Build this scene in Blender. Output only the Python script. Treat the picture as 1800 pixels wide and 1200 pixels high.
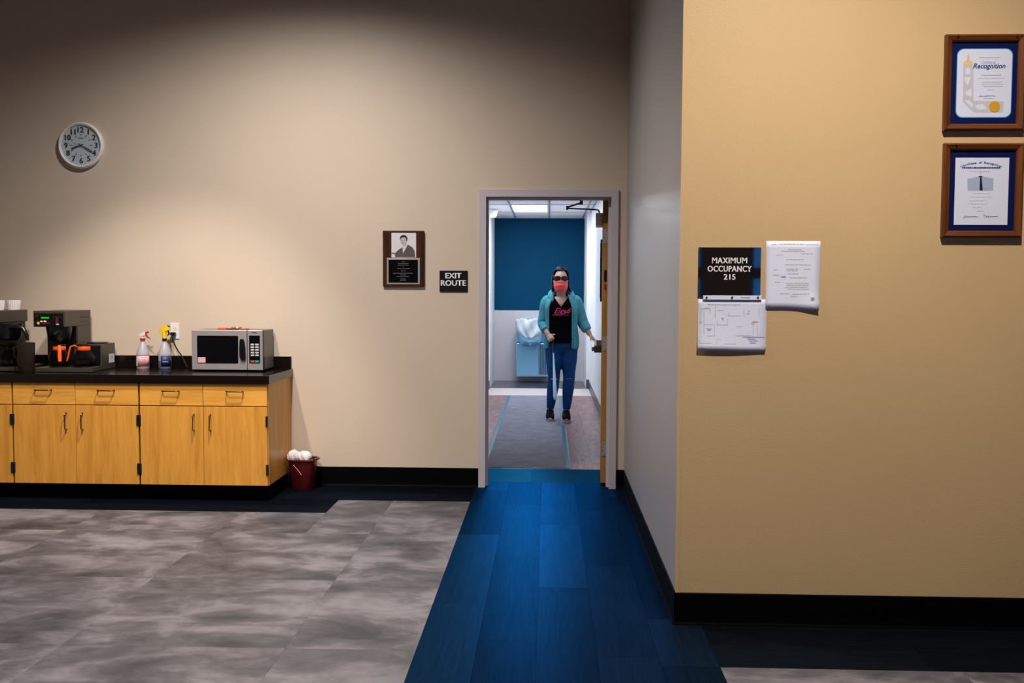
import bpy, bmesh, math, random
from mathutils import Vector, Matrix
PI = math.pi
random.seed(7)
for o in list(bpy.data.objects): bpy.data.objects.remove(o)
S = bpy.context.scene
C = S.collection

# ------------------------------------------------------------------ camera
F, H = 1700.0, 1.45                      # focal length in pixels of an 1800 px wide frame, eye height
VP, ROLL = (963.0, 510.0), 0.0066
d = Vector(((VP[0]-900)/F, -(VP[1]-600)/F, -1)).normalized()
u = Vector((math.sin(ROLL), math.cos(ROLL), 0)); u = (u - d*u.dot(d)).normalized()
xx = d.cross(u)
RB = Matrix((xx, d, u))                  # camera space -> world
cam = bpy.data.cameras.new('camera'); co = bpy.data.objects.new('camera', cam); C.objects.link(co)
cam.sensor_width = 36; cam.lens = F/1800*36; cam.clip_start = .02
co.matrix_world = Matrix.Translation((0, 0, H)) @ RB.to_4x4()
S.camera = co
def P(px, py, Y):                        # pixel -> X, Z on a plane at distance Y
    r = RB @ Vector(((px-900)/F, -(py-600)/F, -1)); t = Y/r.y
    return r.x*t, H + r.z*t
# ------------------------------------------------------------------ world, exposure
w = bpy.data.worlds.new('world'); S.world = w; w.use_nodes = True
w.node_tree.nodes['Background'].inputs[0].default_value = (.25, .45, .9, 1)
w.node_tree.nodes['Background'].inputs[1].default_value = .6
vs = S.view_settings
vs.view_transform = 'Standard'; vs.look = 'None'; vs.gamma = 1; vs.use_curve_mapping = False
vs.exposure = 0.0
S.cycles.max_bounces = 8
# lamps of the room: recessed downlights (x, y, watts, cone degrees, blend, warm colour)
CEIL = 4.05
WARM = (1.0, .89, .785)
DOWNLIGHTS = [(-1.72, 5.32, 700, 150, .95, (1, .945, .895), None), (-2.55, 4.2, 560, 50, .6, WARM, (-2.75, 6.6, .45)),
              (1.05, 2.6, 600, 140, .8, WARM, None), (-1.9, 3.5, 400, 128, .9, WARM, None)]  # last one is an added fill lamp for the lower wall and floor
HALL_W = 30.0
HALLCOL = (.80, .90, 1.0)

# ------------------------------------------------------------------ materials
def mat(name, col, rough=.5, metal=0, spec=.5, build=None, **kw):
    m = bpy.data.materials.new(name); m.use_nodes = True
    nt = m.node_tree; b = nt.nodes['Principled BSDF']
    b.inputs['Base Color'].default_value = (*col, 1); b.inputs['Roughness'].default_value = rough
    b.inputs['Metallic'].default_value = metal; b.inputs['Specular IOR Level'].default_value = spec
    for k, v in kw.items(): b.inputs[k.replace('_', ' ')].default_value = v
    if build: build(nt, b)
    return m
def coords(nt, scale=(1, 1, 1), kind='Object', rnd=0):
    tc = nt.nodes.new('ShaderNodeTexCoord'); mp = nt.nodes.new('ShaderNodeMapping')
    mp.inputs['Scale'].default_value = scale
    nt.links.new(tc.outputs[kind], mp.inputs['Vector'])
    if rnd:
        oi = nt.nodes.new('ShaderNodeObjectInfo'); mu = nt.nodes.new('ShaderNodeMath'); mu.operation = 'MULTIPLY'
        mu.inputs[1].default_value = rnd; nt.links.new(oi.outputs['Random'], mu.inputs[0])
        nt.links.new(mu.outputs[0], mp.inputs['Location'])
    return mp.outputs['Vector']
def noise(nt, vec, scale, detail=4, rough=.55, dist=0):
    n = nt.nodes.new('ShaderNodeTexNoise'); n.inputs['Scale'].default_value = scale
    n.inputs['Detail'].default_value = detail; n.inputs['Roughness'].default_value = rough
    n.inputs['Distortion'].default_value = dist; nt.links.new(vec, n.inputs['Vector']); return n.outputs['Fac']
def ramp(nt, fac, stops):
    r = nt.nodes.new('ShaderNodeValToRGB'); e = r.color_ramp.elements
    while len(e) < len(stops): e.new(.5)
    for el, (p, c) in zip(e, stops): el.position = p; el.color = (*c, 1)
    nt.links.new(fac, r.inputs[0]); return r.outputs[0]
def bump(nt, b, fac, strength, dist=.002):
    n = nt.nodes.new('ShaderNodeBump'); n.inputs['Strength'].default_value = strength
    n.inputs['Distance'].default_value = dist; nt.links.new(fac, n.inputs['Height'])
    nt.links.new(n.outputs[0], b.inputs['Normal'])
def mixc(nt, a, c, fac, mode='MULTIPLY'):
    m = nt.nodes.new('ShaderNodeMix'); m.data_type = 'RGBA'; m.blend_type = mode
    for s, v in ((0, fac), (6, a), (7, c)):
        if hasattr(v, 'links') or hasattr(v, 'is_linked'): nt.links.new(v, m.inputs[s])
        elif s == 0: m.inputs[0].default_value = v
        else: m.inputs[s].default_value = (*v, 1)
    return m.outputs[2]
def paint(name, col, rough=.5, bs=.10, spec=.4):
    def f(nt, b):
        v = coords(nt); n = noise(nt, v, 1.3, 3)
        nt.links.new(ramp(nt, n, [(.3, tuple(c*.95 for c in col)), (.7, col)]), b.inputs['Base Color'])
        bump(nt, b, noise(nt, v, 160, 3), bs, .004)
    return mat(name, col, rough, spec=spec, build=f)
def wood(name, dark, mid, light, rough=.4, axis='z', spec=.4):
    def f(nt, b):
        sc = {'z': (14, 14, 1.1), 'x': (1.1, 14, 14), 'y': (14, 1.1, 14)}[axis]
        v = coords(nt, sc, rnd=37)
        n = noise(nt, v, 1.6, 5, .6, .6); n2 = noise(nt, v, 9, 3, .6)
        c1 = ramp(nt, n, [(.25, dark), (.5, mid), (.78, light)])
        c2 = ramp(nt, n2, [(.3, (.86, .86, .86)), (.65, (1, 1, 1))])
        nt.links.new(mixc(nt, c1, c2, .8), b.inputs['Base Color'])
    return mat(name, mid, rough, spec=spec, build=f)
def emit(name, col, k):
    return mat(name, (0, 0, 0), .5, Emission_Color=(*col, 1), Emission_Strength=k)
M = {}
M['beige'] = paint('beige_wall_paint', (.645, .53, .415), .48, .12)
M['tan'] = paint('tan_wall_paint', (.64, .45, .232), .42, .22)
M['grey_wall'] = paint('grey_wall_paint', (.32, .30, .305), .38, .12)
M['cool_white'] = paint('hall_white_paint', (.78, .78, .80), .45, .05)
M['lavender'] = paint('hall_lower_paint', (.60, .54, .56), .5, .05)
M['teal'] = paint('teal_wall_paint', (.0002, .050, .118), .6, .05, .08)
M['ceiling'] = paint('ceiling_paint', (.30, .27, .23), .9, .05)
def _acou(nt, b):
    v = coords(nt); n = noise(nt, v, 90, 3)
    nt.links.new(ramp(nt, n, [(.35, (.55, .55, .58)), (.5, (.66, .66, .69))]), b.inputs['Base Color'])
M['acoustic'] = mat('acoustic_tile', (.7, .7, .7), .9, build=_acou)
M['black_base'] = mat('black_vinyl_base', (.0010, .0010, .0012), .6, spec=.06)
M['grey_base'] = mat('grey_vinyl_base', (.07, .075, .10), .35)
M['frame_grey'] = mat('grey_enamel', (.55, .49, .52), .38)
M['runner'] = mat('ceiling_runner_grey', (.16, .20, .27), .5)
def _tile(nt, b):
    v = coords(nt, (1.0, 1.35, 1), rnd=53)
    n = noise(nt, v, 2.3, 9, .62, .35); n2 = noise(nt, coords(nt, (3, 7, 3), rnd=91), 3.5, 6, .7)
    c1 = ramp(nt, n, [(.36, (.030, .033, .042)), (.5, (.092, .088, .101)), (.60, (.185, .172, .190)), (.72, (.25, .232, .255))])
    c2 = ramp(nt, n2, [(.36, (.72, .73, .75)), (.62, (1.0, 1.0, 1.0))])
    oi = nt.nodes.new('ShaderNodeObjectInfo')
    c3 = ramp(nt, oi.outputs['Random'], [(0, (.78, .78, .80)), (1, (1, 1, 1))])
    nt.links.new(mixc(nt, mixc(nt, c1, c2, .8), c3, 1), b.inputs['Base Color'])
    nt.links.new(ramp(nt, n2, [(.3, (.42,)*3), (.7, (.58,)*3)]), b.inputs['Roughness'])
M['tile'] = mat('grey_stone_tile', (.2, .19, .19), .5, build=_tile)
def _plank(nt, b, g0=(.003, .155, .50), g1=(.006, .25, .78), ior=1.40):   # near-black boards, blue reflection of the hall put into the gloss colour
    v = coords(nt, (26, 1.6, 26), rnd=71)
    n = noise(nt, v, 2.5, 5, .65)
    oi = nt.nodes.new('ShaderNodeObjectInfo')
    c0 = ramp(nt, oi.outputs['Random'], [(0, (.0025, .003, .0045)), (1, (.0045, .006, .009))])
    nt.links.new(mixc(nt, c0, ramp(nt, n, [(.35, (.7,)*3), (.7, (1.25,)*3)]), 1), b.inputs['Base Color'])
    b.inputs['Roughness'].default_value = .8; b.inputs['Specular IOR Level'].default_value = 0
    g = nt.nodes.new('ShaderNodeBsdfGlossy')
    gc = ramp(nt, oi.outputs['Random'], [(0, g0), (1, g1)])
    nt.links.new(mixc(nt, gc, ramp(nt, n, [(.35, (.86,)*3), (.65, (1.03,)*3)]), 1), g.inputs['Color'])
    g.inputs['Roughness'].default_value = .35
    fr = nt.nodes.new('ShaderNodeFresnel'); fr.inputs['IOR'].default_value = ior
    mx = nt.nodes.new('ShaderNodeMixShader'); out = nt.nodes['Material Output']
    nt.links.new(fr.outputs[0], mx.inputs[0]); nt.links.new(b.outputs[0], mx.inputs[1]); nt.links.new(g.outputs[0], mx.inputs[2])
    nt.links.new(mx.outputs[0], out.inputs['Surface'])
M['plank'] = mat('black_plank_blue_sheen', (.004, .005, .008), .8, build=_plank)
M['plank_dim_sheen'] = mat('black_plank_dim_sheen', (.004, .004, .005), .8, build=lambda nt, b: _plank(nt, b, (.025, .045, .085), (.035, .07, .13), 1.40))  # same boards as the walkway, blue reflection mostly left out of the gloss
M['threshold_sheen'] = mat('threshold_blue_sheen', (.004, .03, .05), .8, build=lambda nt, b: _plank(nt, b, (.008, .15, .36), (.015, .22, .46), 1.35))  # hall boards by the door, their blue reflection painted into the gloss
def _hplank(nt, b):
    v = coords(nt, (9, 2.0, 9), rnd=33)
    n = noise(nt, v, 2.2, 5, .6, .4)
    nt.links.new(ramp(nt, n, [(.3, (.15, .065, .062)), (.55, (.30, .155, .145)), (.75, (.42, .25, .225))]), b.inputs['Base Color'])
M['hall_plank'] = mat('rosy_brown_plank', (.3, .2, .18), .33, build=_hplank)
M['pale_floor'] = mat('pale_beige_floor', (.62, .53, .50), .5)
M['dark_floor'] = mat('dark_slate_floor', (.06, .06, .085), .22)
def _matm(nt, b):
    wv = nt.nodes.new('ShaderNodeTexChecker'); wv.inputs['Scale'].default_value = 1
    nt.links.new(coords(nt, (48, 48, 1)), wv.inputs['Vector'])
    n = noise(nt, coords(nt), 6, 5, .6)
    c1 = ramp(nt, wv.outputs['Fac'], [(0, (.11, .11, .155)), (1, (.36, .345, .42))])
    c2 = ramp(nt, n, [(.3, (.7,)*3), (.7, (1.1,)*3)])
    nt.links.new(mixc(nt, c1, c2, 1), b.inputs['Base Color']); bump(nt, b, wv.outputs['Fac'], .5, .003)
M['mat'] = mat('grey_ribbed_carpet', (.25, .24, .28), .85, build=_matm)
M['mat_edge'] = mat('blue_mat_rubber', (.05, .17, .27), .32)
M['maple_v'] = wood('maple_vertical', (.56, .235, .032), (.72, .325, .050), (.80, .395, .075), .38, 'z')
M['maple_h'] = wood('maple_horizontal', (.60, .265, .040), (.79, .37, .060), (.88, .45, .095), .38, 'x')
M['door_wood'] = wood('door_wood', (.30, .13, .025), (.42, .20, .045), (.50, .26, .07), .4, 'z')
M['walnut'] = wood('walnut', (.022, .007, .003), (.05, .015, .005), (.10, .032, .010), .55, 'z', .15)
M['frame_wood_v'] = wood('frame_wood_v', (.055, .014, .0025), (.13, .036, .006), (.22, .066, .010), .4, 'z')
M['frame_wood_h'] = wood('frame_wood_h', (.055, .014, .0025), (.13, .036, .006), (.22, .066, .010), .4, 'x')
M['counter'] = mat('espresso_laminate', (.007, .004, .0034), .18, spec=.35)
M['black'] = mat('black_plastic', (.004, .004, .0045), .3)
M['black_matte'] = mat('black_matte', (.003, .003, .0035), .7, spec=.2)
M['black_gloss'] = mat('black_gloss', (.003, .003, .004), .04)
M['gunmetal'] = mat('dark_pull_metal', (.20, .16, .15), .25, 1)
M['hinge_blue'] = mat('dark_hinge_metal', (.035, .045, .06), .35, .8)
def _brush(nt, b):
    v = coords(nt, (1.5, 60, 60)); n = noise(nt, v, 3, 4)
    nt.links.new(ramp(nt, n, [(.3, (.28,)*3), (.7, (.42,)*3)]), b.inputs['Roughness'])
M['steel'] = mat('brushed_steel', (.46, .42, .43), .34, .45, build=_brush)
M['steel_side'] = mat('grey_metal_cabinet', (.15, .145, .14), .45, .3)
M['cooler_steel'] = mat('cooler_stainless', (.30, .62, .88), .25, .8)
M['brewer_steel'] = mat('brewer_dark_steel', (.10, .088, .075), .42, .6)
M['chrome'] = mat('chrome', (.75, .77, .8), .12, 1)
M['plate'] = mat('hinge_plate', (.5, .47, .47), .38, .5)
M['bronze'] = mat('dark_bronze_metal', (.06, .05, .05), .38, .6)
M['closer'] = mat('closer_cover', (.85, .74, .73), .45)
M['white'] = mat('white_plastic', (.78, .76, .74), .4)
M['dial'] = mat('clock_dial', (.50, .56, .62), .35)
M['paper'] = mat('white_paper', (.76, .80, .98), .7)
M['paper2'] = mat('certificate_paper', (.70, .74, .90), .55)
M['filter'] = mat('filter_paper', (.75, .72, .72), .8)
M['ink'] = mat('black_ink', (.006, .006, .010), .5)
M['ink_grey'] = mat('grey_ink', (.38, .38, .44), .6)
M['ink_dim'] = mat('dim_grey_ink', (.14, .14, .16), .5)
M['ink_pale'] = mat('pale_grey_ink', (.55, .55, .60), .6)
M['ink_blue'] = mat('blue_ink', (.012, .03, .22), .5)
M['ink_blue_pale'] = mat('pale_blue_ink', (.30, .33, .58), .6)
M['ink_red'] = mat('pale_red_ink', (.65, .45, .47), .6)
M['mat_blue'] = mat('blue_mat_board', (.0015, .006, .062), .6, spec=.15)
M['mat_blue_edge'] = mat('bright_blue_bevel', (.04, .28, .75), .5)
M['gold'] = mat('gold_foil', (.78, .42, .03), .4, .2)
M['gold_pale'] = mat('pale_gold_ink', (.78, .55, .25), .6)
M['pale_blue_print'] = mat('pale_blue_print', (.38, .45, .62), .6)
M['brass'] = mat('brass_pin', (.8, .6, .3), .25, 1)
M['sign_white'] = mat('sign_white', (.8, .78, .8), .5)
M['sign_dark'] = mat('sign_dark', (.008, .0065, .006), .6, spec=.15)
M['photo_white'] = mat('photo_white', (.72, .69, .70), .35)
M['photo_skin'] = mat('photo_grey', (.50, .47, .47), .4)
M['photo_dark'] = mat('photo_dark', (.035, .03, .03), .4)
M['photo_suit'] = mat('photo_suit', (.11, .085, .085), .4)
M['orange'] = mat('orange_plastic', (.85, .10, .008), .35)
M['red'] = mat('red_plastic', (.45, .012, .012), .35)
M['yellow'] = mat('yellow_plastic', (.90, .60, .005), .35)
M['bucket'] = mat('maroon_plastic', (.085, .0045, .0045), .4)
M['pink_label'] = mat('pink_label', (.72, .42, .46), .5)
M['navy_label'] = mat('navy_label', (.012, .02, .09), .5)
M['bottle'] = mat('milky_plastic', (.62, .60, .68), .25, Transmission_Weight=.35)
M['bottle_blue'] = mat('blue_milky_plastic', (.22, .25, .42), .25, Transmission_Weight=.35)
M['glass'] = mat('glass', (.9, .93, .95), .02, Transmission_Weight=1.0, IOR=1.25)
M['smoke_glass'] = mat('smoked_glass', (.10, .075, .055), .05, Transmission_Weight=.85, IOR=1.2)
M['coffee'] = mat('coffee', (.004, .002, .001), .1)
M['led_green'] = emit('green_display', (.02, .9, .04), .45)
M['led_red'] = emit('red_indicator', (1, .35, .3), 1.6)
M['led_dim'] = mat('dim_red_print', (.10, .01, .025), .5)
M['sticker_y'] = mat('yellow_sticker', (.7, .5, .02), .5)
M['key'] = mat('grey_key', (.50, .50, .52), .5)
M['key_red'] = mat('red_key', (.5, .07, .04), .5)
M['key_green'] = mat('green_key', (.0, .33, .27), .5)
M['panel'] = emit('light_panel', (.93, .97, 1.0), 3.0)
M['lamp_glow'] = emit('downlight_lens', (1, .85, .68), 6.0)
M['skin'] = mat('skin', (.50, .27, .21), .5)
M['hair'] = mat('dark_hair', (.002, .003, .007), .5, spec=.25)
M['mask'] = mat('coral_mask', (.88, .105, .10), .7)
M['lens'] = mat('sunglass_lens', (.002, .003, .006), .15, spec=.25)
M['tshirt'] = mat('black_tshirt', (.0015, .0015, .003), .9, spec=.05)
def _hood(nt, b):
    v = coords(nt); n = noise(nt, v, 9, 4)
    nt.links.new(ramp(nt, n, [(.3, (.055, .25, .33)), (.7, (.10, .37, .45))]), b.inputs['Base Color'])
    bump(nt, b, noise(nt, coords(nt, (1, 1, 2)), 22, 3), .5, .012)
M['hoodie'] = mat('teal_fleece', (.07, .27, .33), .85, spec=.2, build=_hood)
def _jean(nt, b):
    v = coords(nt); n = noise(nt, v, 5, 4)
    nt.links.new(ramp(nt, n, [(.3, (.001, .028, .115)), (.7, (.007, .088, .31))]), b.inputs['Base Color'])
    bump(nt, b, noise(nt, coords(nt, (1, 1, 2.2)), 16, 3), .45, .012)
M['jeans'] = mat('blue_denim', (.007, .05, .17), .75, spec=.25, build=_jean)
M['shoe'] = mat('black_shoe', (.002, .002, .004), .7, spec=.1)
M['sole'] = mat('pale_sole', (.50, .42, .46), .6)
M['pink'] = mat('hot_pink_print', (.80, .03, .16), .6)
M['cane'] = mat('white_cane', (.55, .80, .95), .3)
M['bag'] = mat('clear_bag', (.78, .85, .92), .25, Transmission_Weight=.25)
M['window_glow'] = emit('dusk_window', (.015, .24, .75), 3.0)
M['grille'] = mat('dark_grille', (.03, .06, .10), .4)
M['spare_glass'] = mat('window_pane', (.06, .26, .48), .2)
M['label_white'] = mat('white_label', (.55, .54, .58), .6)

# ------------------------------------------------------------------ mesh helpers
def wloc(o):
    v = Vector((0, 0, 0))
    while o: v += o.location; o = o.parent
    return v
class MB:
    def __init__(s): s.v = []; s.f = []
    def add(s, vs, fs):
        n = len(s.v); s.v += [tuple(p) for p in vs]; s.f += [tuple(i+n for i in f) for f in fs]; return s
    def box(s, x0, x1, y0, y1, z0, z1, ch=0):
        x0, x1 = min(x0, x1), max(x0, x1); y0, y1 = min(y0, y1), max(y0, y1); z0, z1 = min(z0, z1), max(z0, z1)
        if not ch:
            vs = [(x, y, z) for z in (z0, z1) for y in (y0, y1) for x in (x0, x1)]
            return s.add(vs, [(0, 2, 3, 1), (4, 5, 7, 6), (0, 1, 5, 4), (2, 6, 7, 3), (0, 4, 6, 2), (1, 3, 7, 5)])
        bm = bmesh.new(); bmesh.ops.create_cube(bm, size=1)
        for v in bm.verts:
            v.co = Vector(((x0+x1)/2+v.co.x*(x1-x0), (y0+y1)/2+v.co.y*(y1-y0), (z0+z1)/2+v.co.z*(z1-z0)))
        bmesh.ops.bevel(bm, geom=bm.edges[:], offset=min(ch, .45*min(x1-x0, y1-y0, z1-z0)), segments=2, profile=.5, affect='EDGES')
        bm.verts.index_update(); s.add([v.co[:] for v in bm.verts], [[v.index for v in f.verts] for f in bm.faces]); bm.free(); return s
    def loft(s, rings, cap=True, closed=True):
        n = len(rings[0]); vs = [p for r in rings for p in r]; fs = []
        for i in range(len(rings)-1):
            for j in range(n if closed else n-1):
                k = (j+1) % n; fs.append((i*n+j, i*n+k, (i+1)*n+k, (i+1)*n+j))
        if cap and closed: fs.append(tuple(range(n-1, -1, -1))); fs.append(tuple((len(rings)-1)*n+j for j in range(n)))
        return s.add(vs, fs)
    def lathe(s, cx, cy, prof, n=28, sx=1, sy=1, flute=0):      # prof: (radius, z)
        def rad(r, j): return r*(1+(flute if j % 2 else -flute))
        return s.loft([[(cx+rad(r, j)*sx*math.cos(2*PI*j/n), cy+rad(r, j)*sy*math.sin(2*PI*j/n), z) for j in range(n)] for r, z in prof])
    def disc_y(s, cx, cz, r, y0, y1, n=40, r2=None):            # short cylinder along Y
        r2 = r if r2 is None else r2
        return s.loft([[(cx+q*math.cos(2*PI*j/n), y, cz+q*math.sin(2*PI*j/n)) for j in range(n)] for y, q in ((y0, r2), (y1, r))])
    def ring_y(s, cx, cz, prof, n=56):                          # closed profile of (radius, y) spun about Y
        m = len(prof); vs = []; fs = []
        for j in range(n):
            a = 2*PI*j/n
            for r, y in prof: vs.append((cx+r*math.cos(a), y, cz+r*math.sin(a)))
        for j in range(n):
            for i in range(m):
                a, b = j*m+i, j*m+(i+1) % m; c, e = ((j+1) % n)*m+(i+1) % m, ((j+1) % n)*m+i
                fs.append((a, b, c, e))
        return s.add(vs, fs)
    def tube(s, pts, r, n=8, flat=1.0, up=None):
        pts = [Vector(p) for p in pts]; rs = r if isinstance(r, (list, tuple)) else [r]*len(pts); rings = []
        ref = Vector(up) if up else None
        for i, p in enumerate(pts):
            t = (pts[min(i+1, len(pts)-1)] - pts[max(i-1, 0)]).normalized()
            if ref is None: ref = Vector((0, 0, 1)) if abs(t.z) < .9 else Vector((0, 1, 0))
            a = (ref - t*ref.dot(t)).normalized(); b = t.cross(a); ref = a
            ra, rb = rs[i] if isinstance(rs[i], (list, tuple)) else (rs[i]*flat, rs[i])
            rings.append([p + a*ra*math.cos(2*PI*j/n) + b*rb*math.sin(2*PI*j/n) for j in range(n)])
        return s.loft(rings)
    def prism_y(s, poly, y0, y1):                               # polygon in XZ
        n = len(poly); vs = [(x, y0, z) for x, z in poly] + [(x, y1, z) for x, z in poly]
        return s.add(vs, [tuple(range(n)), tuple(range(2*n-1, n-1, -1))] + [(i, n+i, n+(i+1) % n, (i+1) % n) for i in range(n)])
    def prism_x(s, poly, x0, x1):                               # polygon in YZ
        n = len(poly); vs = [(x0, y, z) for y, z in poly] + [(x1, y, z) for y, z in poly]
        return s.add(vs, [tuple(range(n)), tuple(range(2*n-1, n-1, -1))] + [(i, n+i, n+(i+1) % n, (i+1) % n) for i in range(n)])
    def ell(s, c, r, n=20, m=14, rot=None):
        vs = []; fs = []
        for i in range(m+1):
            th = PI*i/m
            for j in range(n):
                a = 2*PI*j/n; p = Vector((r[0]*math.sin(th)*math.cos(a), r[1]*math.sin(th)*math.sin(a), r[2]*math.cos(th)))
                if rot: p = rot @ p
                vs.append(p+Vector(c))
        for i in range(m):
            for j in range(n):
                k = (j+1) % n; fs.append((i*n+j, (i+1)*n+j, (i+1)*n+k, i*n+k))
        return s.add(vs, fs)
    def mesh(s, name, off=(0, 0, 0), smooth=False, weld=0):
        bm = bmesh.new(); vs = [bm.verts.new(Vector(v)-Vector(off)) for v in s.v]
        for f in s.f:
            try: bm.faces.new([vs[i] for i in f])
            except ValueError: pass
        if weld: bmesh.ops.remove_doubles(bm, verts=bm.verts[:], dist=weld)
        bmesh.ops.recalc_face_normals(bm, faces=bm.faces[:])
        me = bpy.data.meshes.new(name); bm.to_mesh(me); bm.free()
        if smooth:
            for p in me.polygons: p.use_smooth = True
            if smooth is True and hasattr(me, 'set_sharp_from_angle'): me.set_sharp_from_angle(angle=.7)
        return me
    def build(s, name, m, parent=None, smooth=False, at=None, weld=0):
        off = wloc(parent) if parent else Vector(at or (0, 0, 0))
        o = bpy.data.objects.new(name, s.mesh(name, off, smooth, weld)); C.objects.link(o)
        o.data.materials.append(M[m] if isinstance(m, str) else m)
        if parent: o.parent = parent
        else: o.location = off
        return o
def tag(o, label, cat, group=None):
    o['label'] = label; o['category'] = cat
    if group: o['group'] = group
    return o
def thing(name, loc, label, cat, group=None):
    o = bpy.data.objects.new(name, None); C.objects.link(o); o.location = loc; o.empty_display_size = .05
    return tag(o, label, cat, group)
def struct(o, label=None):
    o['kind'] = 'structure'
    if label: o['label'] = label
    return o
def lab(o, t): o['label'] = t; return o
def text(name, body, m, parent, cx, cz, y, w=None, h=None, bold=0, shear=0, bend=0, depth=.0006, space=1.0, heavy=0):
    cu = bpy.data.curves.new(name, 'FONT'); cu.body = body; cu.align_x = 'CENTER'; cu.size = 1
    cu.offset = bold; cu.shear = shear; cu.space_character = space; cu.resolution_u = 3
    o = bpy.data.objects.new(name, cu); C.objects.link(o)
    dg = bpy.context.evaluated_depsgraph_get(); me = bpy.data.meshes.new_from_object(o.evaluated_get(dg))
    bpy.data.objects.remove(o); bpy.data.curves.remove(cu)
    xs = [v.co.x for v in me.vertices]; ys = [v.co.y for v in me.vertices]
    bw, bh = max(xs)-min(xs), max(ys)-min(ys); mx, my = (max(xs)+min(xs))/2, (max(ys)+min(ys))/2
    sx = w/bw if w else h/bh; sz = h/bh if h else w/bw
    off = wloc(parent)
    if heavy:
        bm = bmesh.new(); bm.from_mesh(me); g0 = bm.verts[:]+bm.edges[:]+bm.faces[:]
        for q_ in (-heavy, heavy):
            r_ = bmesh.ops.duplicate(bm, geom=g0); bmesh.ops.translate(bm, verts=[e for e in r_['geom'] if isinstance(e, bmesh.types.BMVert)], vec=(q_, 0, 1 if q_ > 0 else 2))
        bm.to_mesh(me); bm.free()
    for v in me.vertices:
        x = (v.co.x-mx)*sx; z = (v.co.y-my)*sz - bend*x*x
        v.co = Vector((cx+x, y-depth-.00025*round(v.co.z), cz+z)) - off
    ob = bpy.data.objects.new(name, me); C.objects.link(ob); me.materials.clear(); me.materials.append(M[m]); ob.parent = parent
    me.name = name
    return ob
def rrect(x0, x1, z0, z1, r, n=5):
    pts = []
    for cx, cz, a0 in ((x1-r, z1-r, 0), (x0+r, z1-r, 90), (x0+r, z0+r, 180), (x1-r, z0+r, 270)):
        for i in range(n+1):
            a = math.radians(a0+90*i/n); pts.append((cx+r*math.cos(a), cz+r*math.sin(a)))
    return pts
def pline(mb, x0, x1, z, t, y): mb.box(x0, x1, y-.0004, y+.0003, z-t/2, z+t/2)

# ================================================================== THE ROOM
YW, YR, XS = 7.05, 4.17, .565            # far wall, near right wall, return wall
XL, XR, YB = -5.6, 4.6, -3.6
DX0, DX1, DZ = -.452, .455, 2.125        # door opening
WT = .16                                  # wall thickness
b = MB().box(XL, DX0-.03, YW, YW+WT, 0, CEIL).box(DX1+.03, XS+.14, YW, YW+WT, 0, CEIL).box(DX0-.03, DX1+.03, YW, YW+WT, DZ+.03, CEIL)
struct(b.build('wall_back', 'beige'))
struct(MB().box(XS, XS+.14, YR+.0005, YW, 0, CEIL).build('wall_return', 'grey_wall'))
struct(MB().box(XS+.0005, XR, YR, YR+.14, 0, CEIL).build('wall_right', 'tan'))
struct(MB().box(XL-.1, XL, YB, YW, 0, CEIL).build('wall_left', 'beige'))
struct(MB().box(XR, XR+.1, YB, YR, 0, CEIL).build('wall_side', 'tan'))
struct(MB().box(XL, XR, YW*0+YB-.1, YB, 0, .85).box(XL, XR, YB-.1, YB, 2.4, CEIL).box(XL, 0.95, YB-.1, YB, .85, 2.4)
       .box(1.9, 2.47, YB-.1, YB, .85, 2.4).box(3.4, XR, YB-.1, YB, .85, 2.4).build('wall_front', 'beige'))
for i, (a, c) in enumerate(((.95, 1.9), (2.47, 3.4))):
    wn = bpy.data.objects.new('window_%d' % (i+1), None); C.objects.link(wn); wn.location = (a, YB-.05, .85); struct(wn)
    MB().box(a+.03, c-.03, YB-.06, YB-.05, .88, 2.37).build('pane', 'window_glow', wn)
    MB().box(a, c, YB-.09, YB-.01, .85, .89).box(a, c, YB-.09, YB-.01, 2.36, 2.4).box(a, a+.04, YB-.09, YB-.01, .89, 2.36)\
        .box(c-.04, c, YB-.09, YB-.01, .89, 2.36).box(a+.04, c-.04, YB-.08, YB-.02, 1.60, 1.74).build('window_frame', 'black', wn)
struct(MB().box(XL, XR, YB, YW, CEIL, CEIL+.1).build('ceiling', 'ceiling'))
# baseboards with a cove toe
def base_y(name, x0, x1, Y, m='black_base', h=.14):
    pr = [(Y, 0), (Y-.013, 0), (Y-.0115, .005), (Y-.008, .012), (Y-.0065, .04), (Y-.0065, h-.004), (Y-.004, h), (Y, h)]
    return struct(MB().prism_x(pr, x0, x1).build(name, m))
def base_x(name, y0, y1, X, m='black_base', h=.14, sgn=-1):
    pr = [(X, 0), (X+sgn*.013, 0), (X+sgn*.0115, .005), (X+sgn*.008, .012), (X+sgn*.0065, .04), (X+sgn*.0065, h-.004), (X+sgn*.004, h), (X, h)]
    return struct(MB().prism_y(pr, y0, y1).build(name, m))
base_y('baseboard_back', -1.885, DX0-.05, YW)
base_y('baseboard_door_side', DX1+.055, XS-.0065, YW)
base_x('baseboard_return', YR-.0065, YW, XS)
base_y('baseboard_right', XS-.0065, XR, YR)
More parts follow.
